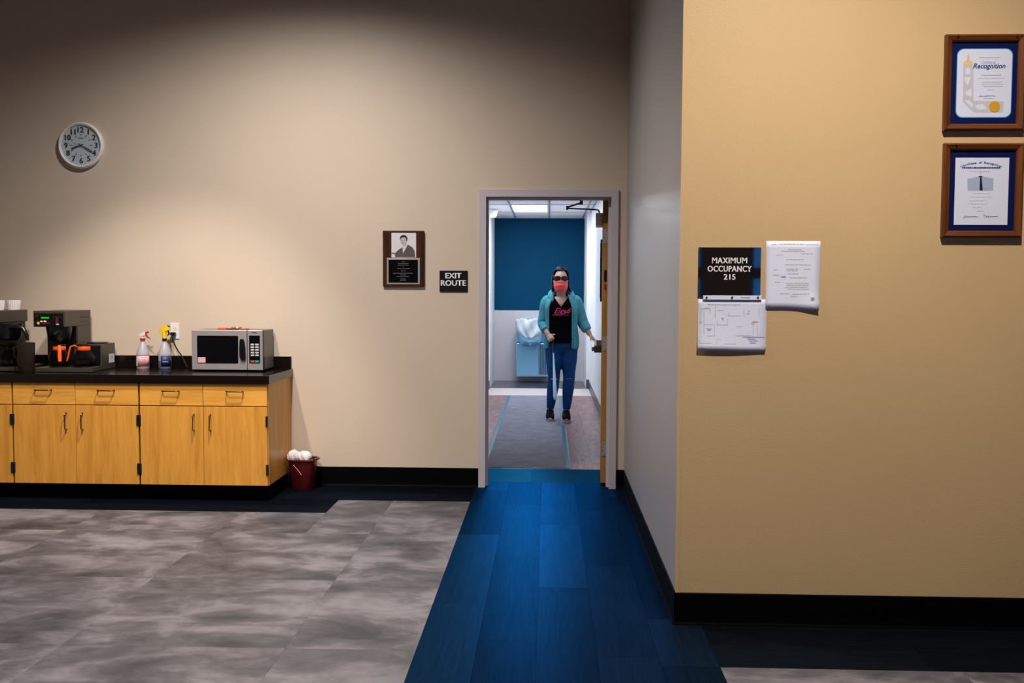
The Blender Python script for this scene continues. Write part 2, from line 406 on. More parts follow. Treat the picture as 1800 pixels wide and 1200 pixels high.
# ---- floor: a slab with laid tiles and planks on it
fl = struct(MB().box(XL, XR, YB, YW+WT+.005, -.12, -.006).build('floor', 'black_matte'))
TW = .916
tx0 = -.522
xs_ = [tx0]; x = -1.052
while x > -4.7: xs_.append(x); x -= TW
xs_.append(XL); xs_ = sorted(xs_)
EDGE_B, EDGE_C, XC = 6.565, 6.165, -1.432  # plank border along the wall, deeper in front of the cabinets
ys_ = [1.05+TW*k for k in range(6)]; ys_ = [v+.005 for v in ys_]
def tile(x0, x1, y0, y1):
    g = .0003
    o = MB().box(x0+g, x1-g, y0+g, y1-g, -.006, 0).build('tile', 'tile', None, at=((x0+x1)/2, (y0+y1)/2, 0)); o.parent = fl; return o
ycuts = sorted(ys_ + [EDGE_C, EDGE_B])
for i in range(len(xs_)-1):
    a, c = xs_[i], xs_[i+1]
    for j in range(len(ys_)):
        y0 = ys_[j]; y1 = min(y0+TW, EDGE_B)
        if y0 >= EDGE_B: continue
        if c <= XC+.01: tile(a, c, y0, min(y1, EDGE_C)) if y0 < EDGE_C else None
        elif a < XC < c and y1 > EDGE_C:
            tile(a, XC, y0, EDGE_C) if y0 < EDGE_C else None; tile(XC, c, y0, y1)
        else: tile(a, c, y0, y1)
XW, YT = .675, 3.69                       # right-hand edge of the walkway, edge of the border by the right wall
for i in range(4):
    for j in range(3):
        y1 = YT - j*TW; tile(XW+i*TW, XW+(i+1)*TW, y1-TW, y1)
def plank(x0, x1, y0, y1, m='plank', parent=fl, along='y', z0=-.006, z1=0):
    g = .0005
    mb = MB()
    if along == 'y': mb.box(x0+g, x1-g, y0+g, y1-g, z0, z1)
    else:            # keep the grain along the board: build along y, then turn
        L, W = x1-x0, y1-y0; mb.box(-W/2+g, W/2-g, -L/2+g, L/2-g, z0, z1)
        o = mb.build('plank', m); o.rotation_euler = (0, 0, PI/2); o.location = ((x0+x1)/2, (y0+y1)/2, 0); o.parent = parent; return o
    o = mb.build('plank', m, None, at=((x0+x1)/2, (y0+y1)/2, 0)); o.parent = parent; return o
cols = [-.522, -.278, -.036, .205, .447, XW]
offs = [5.67, 5.20, 4.66, 5.05, 5.5]
PL = 1.27
YTH = YW+.185                             # threshold line under the door
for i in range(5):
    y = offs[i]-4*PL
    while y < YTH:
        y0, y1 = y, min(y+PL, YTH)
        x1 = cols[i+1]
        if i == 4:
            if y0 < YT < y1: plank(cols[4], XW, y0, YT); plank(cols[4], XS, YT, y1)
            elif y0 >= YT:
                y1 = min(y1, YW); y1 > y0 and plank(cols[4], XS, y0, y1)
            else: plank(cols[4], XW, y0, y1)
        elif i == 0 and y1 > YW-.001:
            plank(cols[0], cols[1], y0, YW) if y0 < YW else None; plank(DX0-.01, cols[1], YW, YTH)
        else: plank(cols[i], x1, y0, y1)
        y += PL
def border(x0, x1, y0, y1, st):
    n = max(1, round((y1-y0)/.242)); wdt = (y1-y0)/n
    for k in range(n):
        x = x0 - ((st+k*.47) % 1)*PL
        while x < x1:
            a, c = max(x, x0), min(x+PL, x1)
            if c-a > .02: plank(a, c, y0+k*wdt, y0+(k+1)*wdt, 'plank_dim_sheen', along='x')
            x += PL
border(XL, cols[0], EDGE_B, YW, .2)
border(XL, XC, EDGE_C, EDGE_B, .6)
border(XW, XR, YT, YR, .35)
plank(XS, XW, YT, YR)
# ---- corner bead with old paint runs on the corner of the right wall
cb = MB().box(XS-.0015, XS+.012, YR-.0015, YR+.012, .14, CEIL)
struct(cb.build('trim_1', 'tan'), 'painted metal corner bead')

# ================================================================== DOOR AND HALL
dr = bpy.data.objects.new('door_1', None); C.objects.link(dr); dr.location = (0, YW, 0); struct(dr, 'wood door held open in a grey metal frame')
fr = .05; fy0, fy1 = YW-.014, YW+WT+.014
def jamb(s):                              # hollow metal jamb with a stop
    e = DX0 if s < 0 else DX1
    o = e + s*fr
    return MB().box(e, o, fy0, YW, 0, DZ+fr).box(e, e+s*.03, YW, fy1, 0, DZ).box(e+s*.03, o, YW+WT, fy1, 0, DZ+fr).box(e-s*.016, e, YW+.05, YW+.115, 0, DZ-.016)
for s in (-1, 1): jamb(s).build('jamb', 'frame_grey', dr)
MB().box(DX0, DX1, fy0, YW, DZ, DZ+fr).box(DX0, DX1, YW, fy1, DZ, DZ+.03).box(DX0, DX1, YW+WT, fy1, DZ+.03, DZ+fr)\
    .box(DX0, DX1, YW+.05, YW+.115, DZ-.016, DZ).build('frame_head', 'frame_grey', dr)
lab(MB().box(DX0, DX0+.004, YW+.118, YW+.15, 1.0, 1.12).box(DX0+.004, DX0+.014, YW+.122, YW+.146, 1.03, 1.09).build('strike_plate', 'bronze', dr), 'dark strike plate')
LX0, LX1, LY0, LY1, LZ0, LZ1 = .402, .446, YW+.15, YW+1.05, .012, DZ-.006
leaf = MB().box(LX0, LX1, LY0, LY1, LZ0, LZ1).build('door_leaf', 'door_wood', dr)
MB().box(LX0-.014, LX1+.014, LY0+.62, LY0+.80, 1.36, 1.86).build('vision_lite_frame', 'mat_edge', leaf)
MB().box(LX0-.016, LX1+.016, LY0+.64, LY0+.78, 1.39, 1.83).build('vision_lite', 'spare_glass', leaf)
for py in (415, 604, 789):
    zc = P(1062, py, LY0)[1]
    h = lab(MB().box(LX0+.008, LX1+.006, LY0-.004, LY0, zc-.052, zc+.052).build('hinge_plate', 'plate', leaf), 'brushed hinge plate')
    # barrel and screws belong to the plate's leaf
    MB().lathe(LX1+.008, LY0-.004, [(.006, zc-.052), (.006, zc+.052)], 10).build('hinge_barrel', 'plate', leaf)
    for k, (dx_, dz_) in enumerate(((.027, .04), (.015, .014), (.015, -.014), (.027, -.04))):
        MB().disc_y(LX0+dx_, zc+dz_, .0035, LY0-.0052, LY0-.004, 10).build('screw', 'bronze', leaf)
z0, z1 = P(1062, 495, LY0)[1], P(1062, 474, LY0)[1]
lab(MB().prism_y(rrect(LX0+.014, LX0+.032, z0, z1, .008), LY0-.003, LY0).build('edge_tag', 'black', leaf), 'black tag on the door edge')
z0, z1 = P(1062, 509, LY0)[1], P(1062, 499, LY0)[1]
lab(MB().box(LX0+.014, LX0+.032, LY0-.003, LY0, z0, z1, .002).build('edge_tag', 'red', leaf), 'red tag on the door edge')
def swing(os, deg=-3.0):
    m = Matrix.Translation((LX1, LY0-YW, 0)) @ Matrix.Rotation(math.radians(deg), 4, 'Z') @ Matrix.Translation((-LX1, -(LY0-YW), 0))
    for o_ in os: o_.data.transform(m)
# exit bar
zb = P(1050, 613, LY0+.1)[1]
pb = lab(MB().box(LX0-.055, LX0, LY0+.05, LY0+.80, zb-.026, zb+.026, .004).build('exit_bar', 'bronze', dr), 'dark exit bar across the door')
MB().box(LX0-.075, LX0-.055, LY0+.10, LY0+.66, zb-.018, zb+.014, .004).build('push_pad', 'chrome', pb)
MB().box(LX0-.042, LX0, LY0+.06, LY0+.14, zb+.026, zb+.068, .006).build('end_bracket', 'chrome', pb)
# closer and its folded arm
zc0, zc1 = P(1052, 391, LY0+.06)[1], P(1052, 374, LY0+.06)[1]
cl = lab(MB().box(LX0-.052, LX0, LY0+.05, LY0+.34, zc0-.02, zc1, .006).build('door_closer', 'closer', dr), 'pale door closer with a dark folding arm')
for dz_ in (.03, .055): MB().disc_y(LX0-.015, zc0+dz_-.01, .004, LY0+.047, LY0+.05, 10).build('screw', 'bronze', cl)
swing([leaf, pb, cl] + list(leaf.children) + list(pb.children) + list(cl.children))
ax, az = P(1054, 371, LY0+.12); ex, ez = P(997, 366, LY0+.20); hx, hz = P(1022, 357, fy1)
MB().tube([(ax, LY0+.12, az-.012), (ax-.01, LY0+.12, az+.008), (ax-.03, LY0+.13, az+.012), (ex, LY0+.20, ez)], .006, 8).tube([(ex, LY0+.20, ez-.012), (ex, LY0+.20, ez+.018)], .009, 10).build('closer_arm', 'bronze', cl)
MB().tube([(ex, LY0+.20, ez+.008), (hx, fy1+.01, DZ-.026)], .007, 8).tube([(hx, fy1+.01, DZ-.04), (hx, fy1+.01, DZ-.002)], .012, 10)\
    .box(hx-.05, hx+.05, fy1-.03, fy1+.02, DZ-.006, DZ).build('closer_arm', 'bronze', cl)
# ---- hall shell
HX0, HX1, HY0, HY1, HY2, HC = -.86, .622, YW+WT, 14.25, 15.45, 2.585
AX0, AX1 = -.852, .575
struct(MB().box(HX1, HX1+.1, HY0, HY1, 0, HC+.1).build('wall_hall_right', 'cool_white'))
struct(MB().box(HX0-.1, HX0, HY0, HY1, 0, HC+.1).build('wall_hall_left', 'cool_white'))
struct(MB().box(AX1, HX1+.1, HY1, HY2+.1, 0, HC+.1).build('wall_alcove_right', 'cool_white'))
struct(MB().box(HX0-.1, AX0, HY1, HY2+.1, 0, HC+.1).build('wall_alcove_left', 'cool_white'))
ZS = P(900, 545, HY2)[1]
struct(MB().box(AX0, AX1, HY2+.004, HY2+.1, 0, ZS).build('wall_alcove_lower', 'lavender'))
struct(MB().box(AX0, AX1, HY2, HY2+.1, ZS, HC+.1).build('wall_alcove_upper', 'teal'))
hc = struct(MB().box(HX0, HX1, HY0, HY2, HC+.03, HC+.1).build('ceiling_hall', 'acoustic'))
TX = [HX0, -.515, .012, .54, HX1]
for i in range(4):
    rr = [HY0, 8.62, 9.84, 11.06, 11.71, 12.93, 14.15, HY2]
    for j in range(len(rr)-1):
        if i == 1 and rr[j] in (9.84, 12.93): continue
        MB().box(TX[i]+.012, TX[i+1]-.012, rr[j]+.012, rr[j+1]-.012, HC+.004, HC+.03).build('ceiling_tile', 'acoustic', hc)
for x in TX[1:4]: MB().box(x-.012, x+.012, HY0, HY2, HC-.002, HC+.03).build('ceiling_runner', 'runner', hc)
for y in (8.62, 9.84, 11.06, 11.71, 12.93, 14.15): MB().box(HX0, HX1, y-.012, y+.012, HC-.001, HC+.03).build('ceiling_runner', 'runner', hc)
for k, (y, lb) in enumerate(((9.84, 'added unseen ceiling light panel above the walking person'), (12.93, 'bright flat ceiling light panel before the teal wall'))):  # first panel is unseen, added to spill light through the doorway
    t = thing('ceiling_light_panel', (-.25, y+.61, HC), lb, 'ceiling light', 'flat ceiling light panels')
    MB().box(-.503, .0, y+.012, y+.03, HC-.004, HC+.026).box(-.503, 0, y+1.19, y+1.208, HC-.004, HC+.026).box(-.503, -.485, y+.03, y+1.19, HC-.004, HC+.026)\
        .box(-.018, 0, y+.03, y+1.19, HC-.004, HC+.026).build('panel_frame', 'white', t)
    MB().box(-.485, -.018, y+.03, y+1.19, HC+.004, HC+.024).build('diffuser', 'panel', t)
    L = bpy.data.lights.new('panel_light', 'AREA'); L.shape = 'RECTANGLE'; L.size = .46; L.size_y = 1.15; L.energy = HALL_W*(.65 if k == 0 else 1.6); L.color = HALLCOL
    lo = bpy.data.objects.new('panel_light', L); C.objects.link(lo); lo.parent = t; lo.location = (0, 0, -.012)
# white smoke sensor / camera dome at the left
sx, sz = P(866, 371, 13.9)
dm = MB().lathe(0, 0, [(.001, 0), (.05, .01), (.07, .04), (.072, .075), (.085, .08), (.085, .12)], 24)
o = dm.build('ceiling_sensor', 'white', None, smooth=True); o.location = (sx, 13.75, HC-.12); tag(o, 'small round white sensor hanging from the hall ceiling', 'sensor')
# bases in the hall
base_x('baseboard_hall_right', HY0+.02, HY1, HX1, 'grey_base', .11)
base_y('baseboard_alcove_right', AX1, HX1-.01, HY1, 'grey_base', .14)
base_x('baseboard_hall_left', HY0+.02, HY1, HX0, 'grey_base', .11, 1)
# hall floor
fh = struct(MB().box(HX0, HX1, HY0+.005, HY2, -.12, -.006).build('floor_hall', 'black_matte'))
PALE0 = 13.28
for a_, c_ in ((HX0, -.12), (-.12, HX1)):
    plank(max(a_, HX0), c_, YTH if a_ > -.5 else HY0+.03, 7.80, 'threshold_sheen', fh, along='x')
n = 6; ww = (HX1-HX0)/n
for i in range(n):
    y = YTH - (i*.53 % 1)*1.22
    while y < PALE0:
        a, c = max(y, 7.80), min(y+1.22, PALE0)
        if c-a > .03: plank(HX0+i*ww if a > HY0 else max(HX0+i*ww, DX0), HX0+(i+1)*ww, a, c, 'hall_plank', fh)
        y += 1.22
MB().box(HX0, HX1, PALE0, HY1, -.006, 0).build('floor_sheet', 'pale_floor', fh)
MB().box(AX0, AX1, HY1, HY2, -.006, 0).build('floor_sheet', 'dark_floor', fh)
# runner mat
rm = thing('runner_mat', (-.17, 10.5, 0), 'long grey ribbed runner mat with blue rubber edges on the hall floor', 'mat')
MX0, MX1, MY0, MY1 = -.545, .20, 7.83, 13.25
MB().box(MX0+.045, MX1-.045, MY0+.02, MY1-.03, .0005, .007).build('carpet', 'mat', rm)
MB().prism_y([(MX0, .0005), (MX0+.045, .0005), (MX0+.045, .006), (MX0+.01, .004)], MY0, MY1).prism_y([(MX1, .0005), (MX1-.045, .0005), (MX1-.045, .006), (MX1-.01, .004)], MY0, MY1)\
    .box(MX0+.045, MX1-.045, MY0, MY0+.02, .0005, .005).box(MX0+.045, MX1-.045, MY1-.03, MY1, .0005, .005).build('rubber_edge', 'mat_edge', rm)
# drinking fountain in the alcove, its basin covered with a plastic bag
wc = thing('water_cooler', (-.22, HY2, .1), 'stainless steel wall drinking fountain under the teal wall', 'drinking fountain')
fx0, fz1 = P(908, 560, 15.05); fx1 = fx0+.52; fz0 = P(930, 662, 15.05)[1]; fsp = P(930, 602, 15.05)[1]
MB().box(fx0, fx1, 15.05, HY2+.004, fz0, fsp-.004, .01).build('lower_case', 'cooler_steel', wc)
MB().box(fx0, fx1, 15.05, HY2+.004, fsp, fz1-.04, .01).build('upper_case', 'cooler_steel', wc)
MB().box(fx0-.003, fx1+.003, 15.045, HY2+.004, fsp-.004, fsp).build('seam', 'grille', wc)
gx0 = P(947, 600, 15.05)[0]
gr = MB().box(gx0, fx1-.03, 15.046, 15.05, fz0+.04, fsp-.04).build('vent_panel', 'grille', wc)
for k in range(6): MB().box(gx0+.012+k*.026, gx0+.02+k*.026, 15.040, 15.046, fz0+.05, fsp-.05).build('vent_bar', 'cooler_steel', wc)
bx0 = fx0+.012; bcx = fx0+.215
MB().loft([[(bcx+math.cos(PI+PI*j/20)*rx, 15.05-.03+math.sin(PI+PI*j/20)*ry, z) for j in range(21)] + [(bcx+rx, 15.14, z), (bcx-rx, 15.14, z)] for rx, ry, z in
    ((.10, .04, fsp-.055), (.15, .08, fsp-.02), (.18, .10, fsp+.05), (.185, .11, fz1-.06), (.18, .11, fz1-.03))]).build('basin', 'cooler_steel', wc, True)
# the bag: a lumpy wrapped sheet over the basin, hanging lower in the middle
bg = MB(); rings = []; gcx = fx0+.215
for i in range(19):
    v_ = i/18; ring = []; wd = .20*(max(0, 1-v_**3.2))**.5+.03
    for j in range(33):
        u_ = -1+2*j/32; fold = .018*math.sin(5*u_+5*v_+1)+.009*math.sin(11*u_-4*v_)
        ring.append((gcx+wd*u_, 14.985-.16*math.sqrt(max(0, 1-u_*u_))*(1-.35*v_*v_)-fold, fz1-.005-v_*.285-.012*math.sin(7*u_+2)*(1-v_)))
    rings.append(ring)
bg.loft(rings, cap=False, closed=False)
bg.loft([[(x, 15.12, fz1+.0+.004*math.sin(k)) for k, (x, y, z) in enumerate(rings[0])], [(x, (y+15.12)/2, z+.012+.008*math.sin(k*1.3)) for k, (x, y, z) in enumerate(rings[0])], rings[0]], cap=False, closed=False)
o = bg.build('plastic_bag', 'bag', None, smooth=2, at=(bcx, 14.95, fsp), weld=.0001); so = o.modifiers.new('t', 'SOLIDIFY'); so.thickness = .002
tag(o, 'crumpled clear plastic bag wrapped over the drinking fountain basin', 'plastic bag')
# round faucet guard knob
MB().ell((fx0+.40, 15.0, fz1-.0), (.02, .02, .03)).build('bubbler', 'chrome', wc, True)

# ================================================================== CABINETS AND WORKTOP
YF, YBK = 6.45, YW-.002
CT, CB, CTOP = .808, .112, .865
ux = [-4.536, -3.656, -2.777, -1.890]
unit_label = ['maple base cabinet under the brewers, mostly beyond the grey-lidded brewer', 'maple base cabinet below the right-hand coffee brewer, two doors and two drawers', 'maple end base cabinet standing below the microwave oven']
unit_label[0] = 'maple base cabinet at the far end, away from the microwave'
def pull(mb, p0, p1, out=.03, r=.0042):
    p0, p1 = Vector(p0), Vector(p1); o = Vector((0, -out, 0)); t = (p1-p0).normalized()*.012
    return mb.tube([p0, p0+o*.75, p0+o*.93+t*.35, p0+o+t, p1+o-t, p1+o*.93-t*.35, p1+o*.75, p1], r, 8)
for k in range(3):
    a, c = ux[k], ux[k+1]
    cab = thing('base_cabinet', ((a+c)/2, 6.75, 0), unit_label[k], 'cabinet', 'maple base cabinets')
    g = .007
    MB().box(a+g, c-(g if k < 2 else 0), YF+.021, YBK, CB, CT).build('carcass', 'maple_v', cab)
    MB().box(a, c-.03, YF+.10, YBK, 0, CB).build('toe_kick', 'black_base', cab)
    MB().box(a, a+g, YF+.012, YF+.10, CB, CT).build('filler_strip', 'black_matte', cab)
    mid = (a+c)/2; zd = .654
    for s in (0, 1):
        x0, x1 = (a+g+.001, mid-.0015) if s == 0 else (mid+.0015, c-g*.7)
        dw = MB().box(x0, x1, YF, YF+.02, zd+.003, CT-.003, .0015).build('drawer', 'maple_h', cab)
        xm = (x0+x1)/2; zh = CT-.052
        pull(MB(), (xm-.056, YF, zh), (xm+.056, YF, zh)).build('handle', 'gunmetal', dw, True)
        dd = MB().box(x0, x1, YF, YF+.02, CB+.001, zd-.003, .0015).build('door', 'maple_v', cab)
        xh = x1-.06 if s == 0 else x0+.05
        pull(MB(), (xh, YF, zd-.165), (xh, YF, zd-.055)).build('handle', 'gunmetal', dd, True)
        xe = a+.0075 if s == 0 else c-.0085
        for zz in (CB+.11, zd-.10):
            MB().box(xe-.007, xe+.0072, YF-.008, YF+.02, zz-.036, zz+.036, .003).build('hinge', 'hinge_blue', dd)
wt = thing('worktop', (-3.2, 6.75, CT), 'dark espresso laminate worktop along the wall over the maple cabinets', 'worktop')
MB().box(-4.55, -1.875, YF-.018, YBK, CT, CTOP, .003).build('top', 'counter', wt)
struct(MB().box(-4.55, -1.885, YBK-.02, YBK, CTOP, .955, .002).build('trim_2', 'counter'), 'dark laminate upstand behind the worktop')

# ================================================================== MICROWAVE
my0, my1 = 6.74, 7.02
mx0, mz1 = P(336.5, 579.5, my0); mx1 = P(461.5, 600, my0)[0]; mz0 = CTOP+.012
mw = thing('microwave_oven', ((mx0+mx1)/2, 6.88, CTOP), 'stainless steel microwave oven with a black door window on the worktop', 'microwave')
MB().box(mx0+.002, mx1-.002, my0+.03, my1, mz0, mz1-.002, .004).build('case', 'steel_side', mw)
dvx = P(434.5, 600, my0)[0]
door = MB().box(mx0, dvx-.004, my0, my0+.03, mz0, mz1, .004).build('door', 'steel', mw)
wx0, wz1 = P(346.5, 589.5, my0); wx1, wz0 = P(419, 638.5, my0)
MB().prism_y(rrect(wx0, wx1, wz0, wz1, .008), my0-.002, my0+.004).build('window', 'black_gloss', door)
sx0, sz1 = P(348, 627.5, my0); sx1, sz0 = P(361.5, 637, my0)
lab(MB().box(sx0, sx1, my0-.0032, my0-.002, sz0, sz1).build('notice_sticker', 'pink_label', door), 'pale pink notice sticker')
hx0, hz1 = P(421, 595, my0); hx1, hz0 = P(432.5, 632.5, my0); hm = (hx0+hx1)/2
hp = [(hx0+.004, hz1-.012), (hx0+.009, hz1-.002), (hx1-.016, hz1), (hx1-.008, hz1-.02), (hx1-.002, (hz0+hz1)/2+.01), (hx1, hz0+.03), (hx1-.001, hz0+.006), (hx1-.012, hz0), (hx0+.010, hz0+.004), (hx0+.002, hz0+.03), (hx0, (hz0+hz1)/2)]
o = MB().prism_y(hp, my0-.016, my0).build('handle', 'black', door); bv = o.modifiers.new('b', 'BEVEL'); bv.width = .004; bv.segments = 2
cp = MB().box(dvx+.001, mx1, my0, my0+.03, mz0, mz1, .004).build('control_column', 'steel', mw)
kx0, kz1 = P(437.8, 589.5, my0); kx1, kz0 = P(457.2, 638.5, my0)
kp = MB().box(kx0, kx1, my0-.0015, my0+.002, kz0, kz1, .0006).build('keypad', 'black_gloss', mw)
kw = (kx1-kx0)
for r_ in range(5):
    for c_ in range(2):
        xa = kx0+kw*(.14+.43*c_); za = P(440, 605.2+4.75*r_, my0)[1]
        MB().box(xa, xa+kw*.33, my0-.0028, my0-.0015, za-.006, za+.006, .0008).build('key', 'key', kp)
za = P(440, 635, my0)[1]
MB().box(kx0+kw*.12, kx0+kw*.48, my0-.0028, my0-.0015, za-.007, za+.007, .0008).build('key', 'key_red', kp)
MB().box(kx0+kw*.54, kx0+kw*.92, my0-.0028, my0-.0015, za-.007, za+.007, .0008).build('key', 'key_green', kp)
bx_, bz_ = P(447, 584.5, my0)
MB().box(bx_-.018, bx_+.018, my0-.0008, my0, bz_-.003, bz_+.003).build('nameplate', 'bronze', mw)
MB().box(mx1-.0005, mx1+.004, my0+.008, my0+.032, mz0, mz1-.001).build('edge_strip', 'black', mw)
for (x, y) in ((mx0+.04, my0+.05), (mx1-.04, my0+.05), (mx0+.04, my1-.04), (mx1-.04, my1-.04)):
    MB().lathe(x, y, [(.012, CTOP), (.014, mz0+.001)], 12).build('foot', 'black', mw)
# things lying on the microwave
x0 = P(383, 578, 6.86)[0]; x1 = P(409, 578, 6.86)[0]
kn = thing('box_cutter', (x0, 6.86, mz1), 'orange and black box cutter lying on the microwave', 'cutter')
MB().box(x0, x0+.065, 6.845, 6.872, mz1-.002, mz1+.012, .004).build('grip', 'orange', kn)
MB().box(x0+.062, x1+.045, 6.848, 6.870, mz1-.002, mz1+.007, .003).build('slide', 'black', kn)
kn2 = thing('marker_pen', (x1, 6.89, mz1), 'short orange marker with a white cap on the microwave', 'marker')
MB().tube([(x0+.085, 6.90, mz1+.0095), (x0+.125, 6.90, mz1+.0095)], .0085, 10).build('barrel', 'orange', kn2)
MB().tube([(x0+.125, 6.90, mz1+.0095), (x0+.136, 6.90, mz1+.0095)], .009, 10).build('collar', 'white', kn2)
MB().tube([(x0+.136, 6.90, mz1+.0095), (x0+.160, 6.90, mz1+.0095)], .0085, 10).build('cap', 'orange', kn2)
x2 = P(430, 578, 6.86)[0]
kn3 = thing('red_clip', (x2, 6.86, mz1), 'small dark red clip lying on the microwave', 'clip')
MB().tube([(x2-.03, 6.86, mz1+.003), (x2+.025, 6.865, mz1+.003)], .004, 8).build('wire', 'black', kn3)
MB().box(x2+.0, x2+.03, 6.850, 6.875, mz1-.002, mz1+.007, .002).build('jaw', 'red', kn3)

# ================================================================== SPRAY BOTTLES, OUTLET
def spray(px, label, bm_, trig, head, collar, labelm, tiltmat, hh):
    yb = 6.94; x, _ = P(px, 645, yb); r = .046*.98
    t = thing('spray_bottle', (x, yb, CTOP), label, 'spray bottle', 'spray bottles on the worktop')
    z = CTOP
    MB().lathe(x, yb, [(r*.92, z), (r, z+.006), (r, z+.105), (r*.97, z+.115), (r*.72, z+.15), (r*.42, z+.185), (.014, z+.195), (.014, z+.215)], 28).build('bottle', bm_, t, True)
    lb = MB(); n = 26
    a0, a1 = PI*1.02, PI*1.98
    if labelm == 'navy_label': a0 = PI*1.42
    rs = []
    for zz in (z+.020, z+.098): rs.append([(x+(r+.0012)*math.cos(a0+(a1-a0)*j/n), yb+(r+.0012)*math.sin(a0+(a1-a0)*j/n), zz) for j in range(n+1)])
    lb.loft(rs, cap=False, closed=False); lo = lb.build('label', labelm, t, True); sl = lo.modifiers.new('t', 'SOLIDIFY'); sl.thickness = .0006; sl.offset = 1
    if labelm == 'pink_label':
        rs = []
        for zz in (z+.022, z+.095): rs.append([(x+(r+.0022)*math.cos(a0+.15+(.9)*j/8), yb+(r+.0022)*math.sin(a0+.15+(.9)*j/8), zz) for j in range(9)])
        MB().loft(rs, cap=False, closed=False).build('label_panel', 'white', lo, True)
        for zz in (z+.020, z+.0965):
            MB().loft([[(x+(r+.0024)*math.cos(a0+(a1-a0)*j/n), yb+(r+.0024)*math.sin(a0+(a1-a0)*j/n), zz+q) for j in range(n+1)] for q in (0, .004)], cap=False, closed=False).build('label_band', 'red', lo, True)
        for k in range(5): MB().loft([[(x+(r+.0024)*math.cos(PI*1.55+(.7)*j/8), yb+(r+.0024)*math.sin(PI*1.55+(.7)*j/8), z+.035+k*.012+q) for j in range(9)] for q in (0, .002)], cap=False, closed=False).build('label_line', 'red', lo, True)
    else:
        MB().lathe(x, yb, [(r*.925, z+.0004), (r+.0006, z+.0065), (r+.0006, z+.062)], 28).build('liquid', 'bottle_blue', t, True)
        MB().loft([[(x+(r+.0022)*math.cos(PI*1.5+(.9)*j/8), yb+(r+.0022)*math.sin(PI*1.5+(.9)*j/8), z+q) for j in range(9)] for q in (.052, .058)], cap=False, closed=False).build('label_line', 'ink_blue_pale', lo, True)
    MB().lathe(x, yb, [(.018, z+.205), (.018, z+.222)], 20).build('collar', collar, t, True)
    zt = z+.222
    if head == 'white':
        MB().lathe(x, yb, [(.010, zt), (.010, zt+.02)], 14).loft([[(x+dx_, yb+w_*a, zt+zz) for a, zz in ((-1, lo_), (1, lo_), (1, hi_), (-1, hi_))] for dx_, w_, lo_, hi_ in
            ((-.028, .006, .016, .024), (-.014, .010, .014, .034), (.006, .012, .016, .046), (.022, .010, .024, .048))]).build('spray_head', head, t)
        MB().tube([(x+.024, yb, zt+.044), (x+.020, yb, zt+.034), (x+.034, yb, zt+.012), (x+.058, yb, zt-.006)], [.008, .009, .007, .003], 8).tube([(x+.022, yb, zt+.040), (x+.046, yb, zt+.046)], [.007, .006], 8).build('trigger', trig, t)
    else:
        MB().lathe(x, yb, [(.0155, zt), (.0155, zt+.05)], 16).loft([[(x+dx_, yb+w_*a, zt+zz) for a, zz in ((-1, lo_), (1, lo_), (1, hi_), (-1, hi_))] for dx_, w_, lo_, hi_ in
            ((-.036, .008, .040, .054), (-.026, .012, .042, .072), (-.006, .014, .046, .090), (.018, .014, .056, .094), (.042, .010, .064, .080))]).build('spray_head', head, t)
        MB().box(x+.012, x+.040, yb-.009, yb+.009, zt+.078, zt+.094, .003).tube([(x+.026, yb, zt+.062), (x+.032, yb, zt+.035), (x+.022, yb, zt+.018)], [.007, .006, .003], 8).build('trigger', trig, t)
spray(251.5, 'milky spray bottle with a pink label and red trigger', 'bottle', 'red', 'white', 'red', 'pink_label', None, 0)
spray(290, 'bluish spray bottle with a yellow sprayer and dark label', 'bottle', 'black', 'yellow', 'black', 'navy_label', None, 0)
ox0, oz1 = P(300, 567.5, YW); ox1, oz0 = P(315.5, 595.5, YW); oc = (ox0+ox1)/2
ou = thing('wall_outlet', (oc, YW, (oz0+oz1)/2), 'white duplex wall outlet with a black plug beside the yellow sprayer', 'outlet')
pl = MB().box(ox0, ox1, YW-.006, YW, oz0, oz1, .002).build('cover_plate', 'white', ou)
for zz in ((oz0+oz1)/2+.02, (oz0+oz1)/2-.02):
    rc = MB().disc_y(oc, zz, .016, YW-.008, YW-.006, 20).build('receptacle', 'white', ou)
    for q in (-.006, .006): MB().box(oc+q-.0012, oc+q+.0012, YW-.009, YW-.008, zz-.002, zz+.006).build('slot', 'black', rc)
zz = (oz0+oz1)/2-.02
pc = thing('power_cord', (oc-.02, YW-.02, zz), 'black plug and cord hanging from the white wall outlet', 'cord')
MB().box(oc-.022, oc+.012, YW-.035, YW-.009, zz-.013, zz+.012, .004).build('plug', 'black', pc)
q = [P(*p, 7.01) for p in ((300, 572), (301, 585), (304, 597), (309, 608), (314, 617), (319, 623.5))]
MB().tube([(oc-.02, YW-.030, zz-.005), (oc-.035, 7.015, zz+.005), (q[1][0]+.004, 7.0, q[1][1])] + [(x, 7.005, z) for x, z in q[2:]] + [(q[-1][0]+.03, 6.99, CTOP+.05), (q[-1][0]+.06, 6.97, CTOP+.006)], .0045, 8).build('cable', 'black', pc, True)

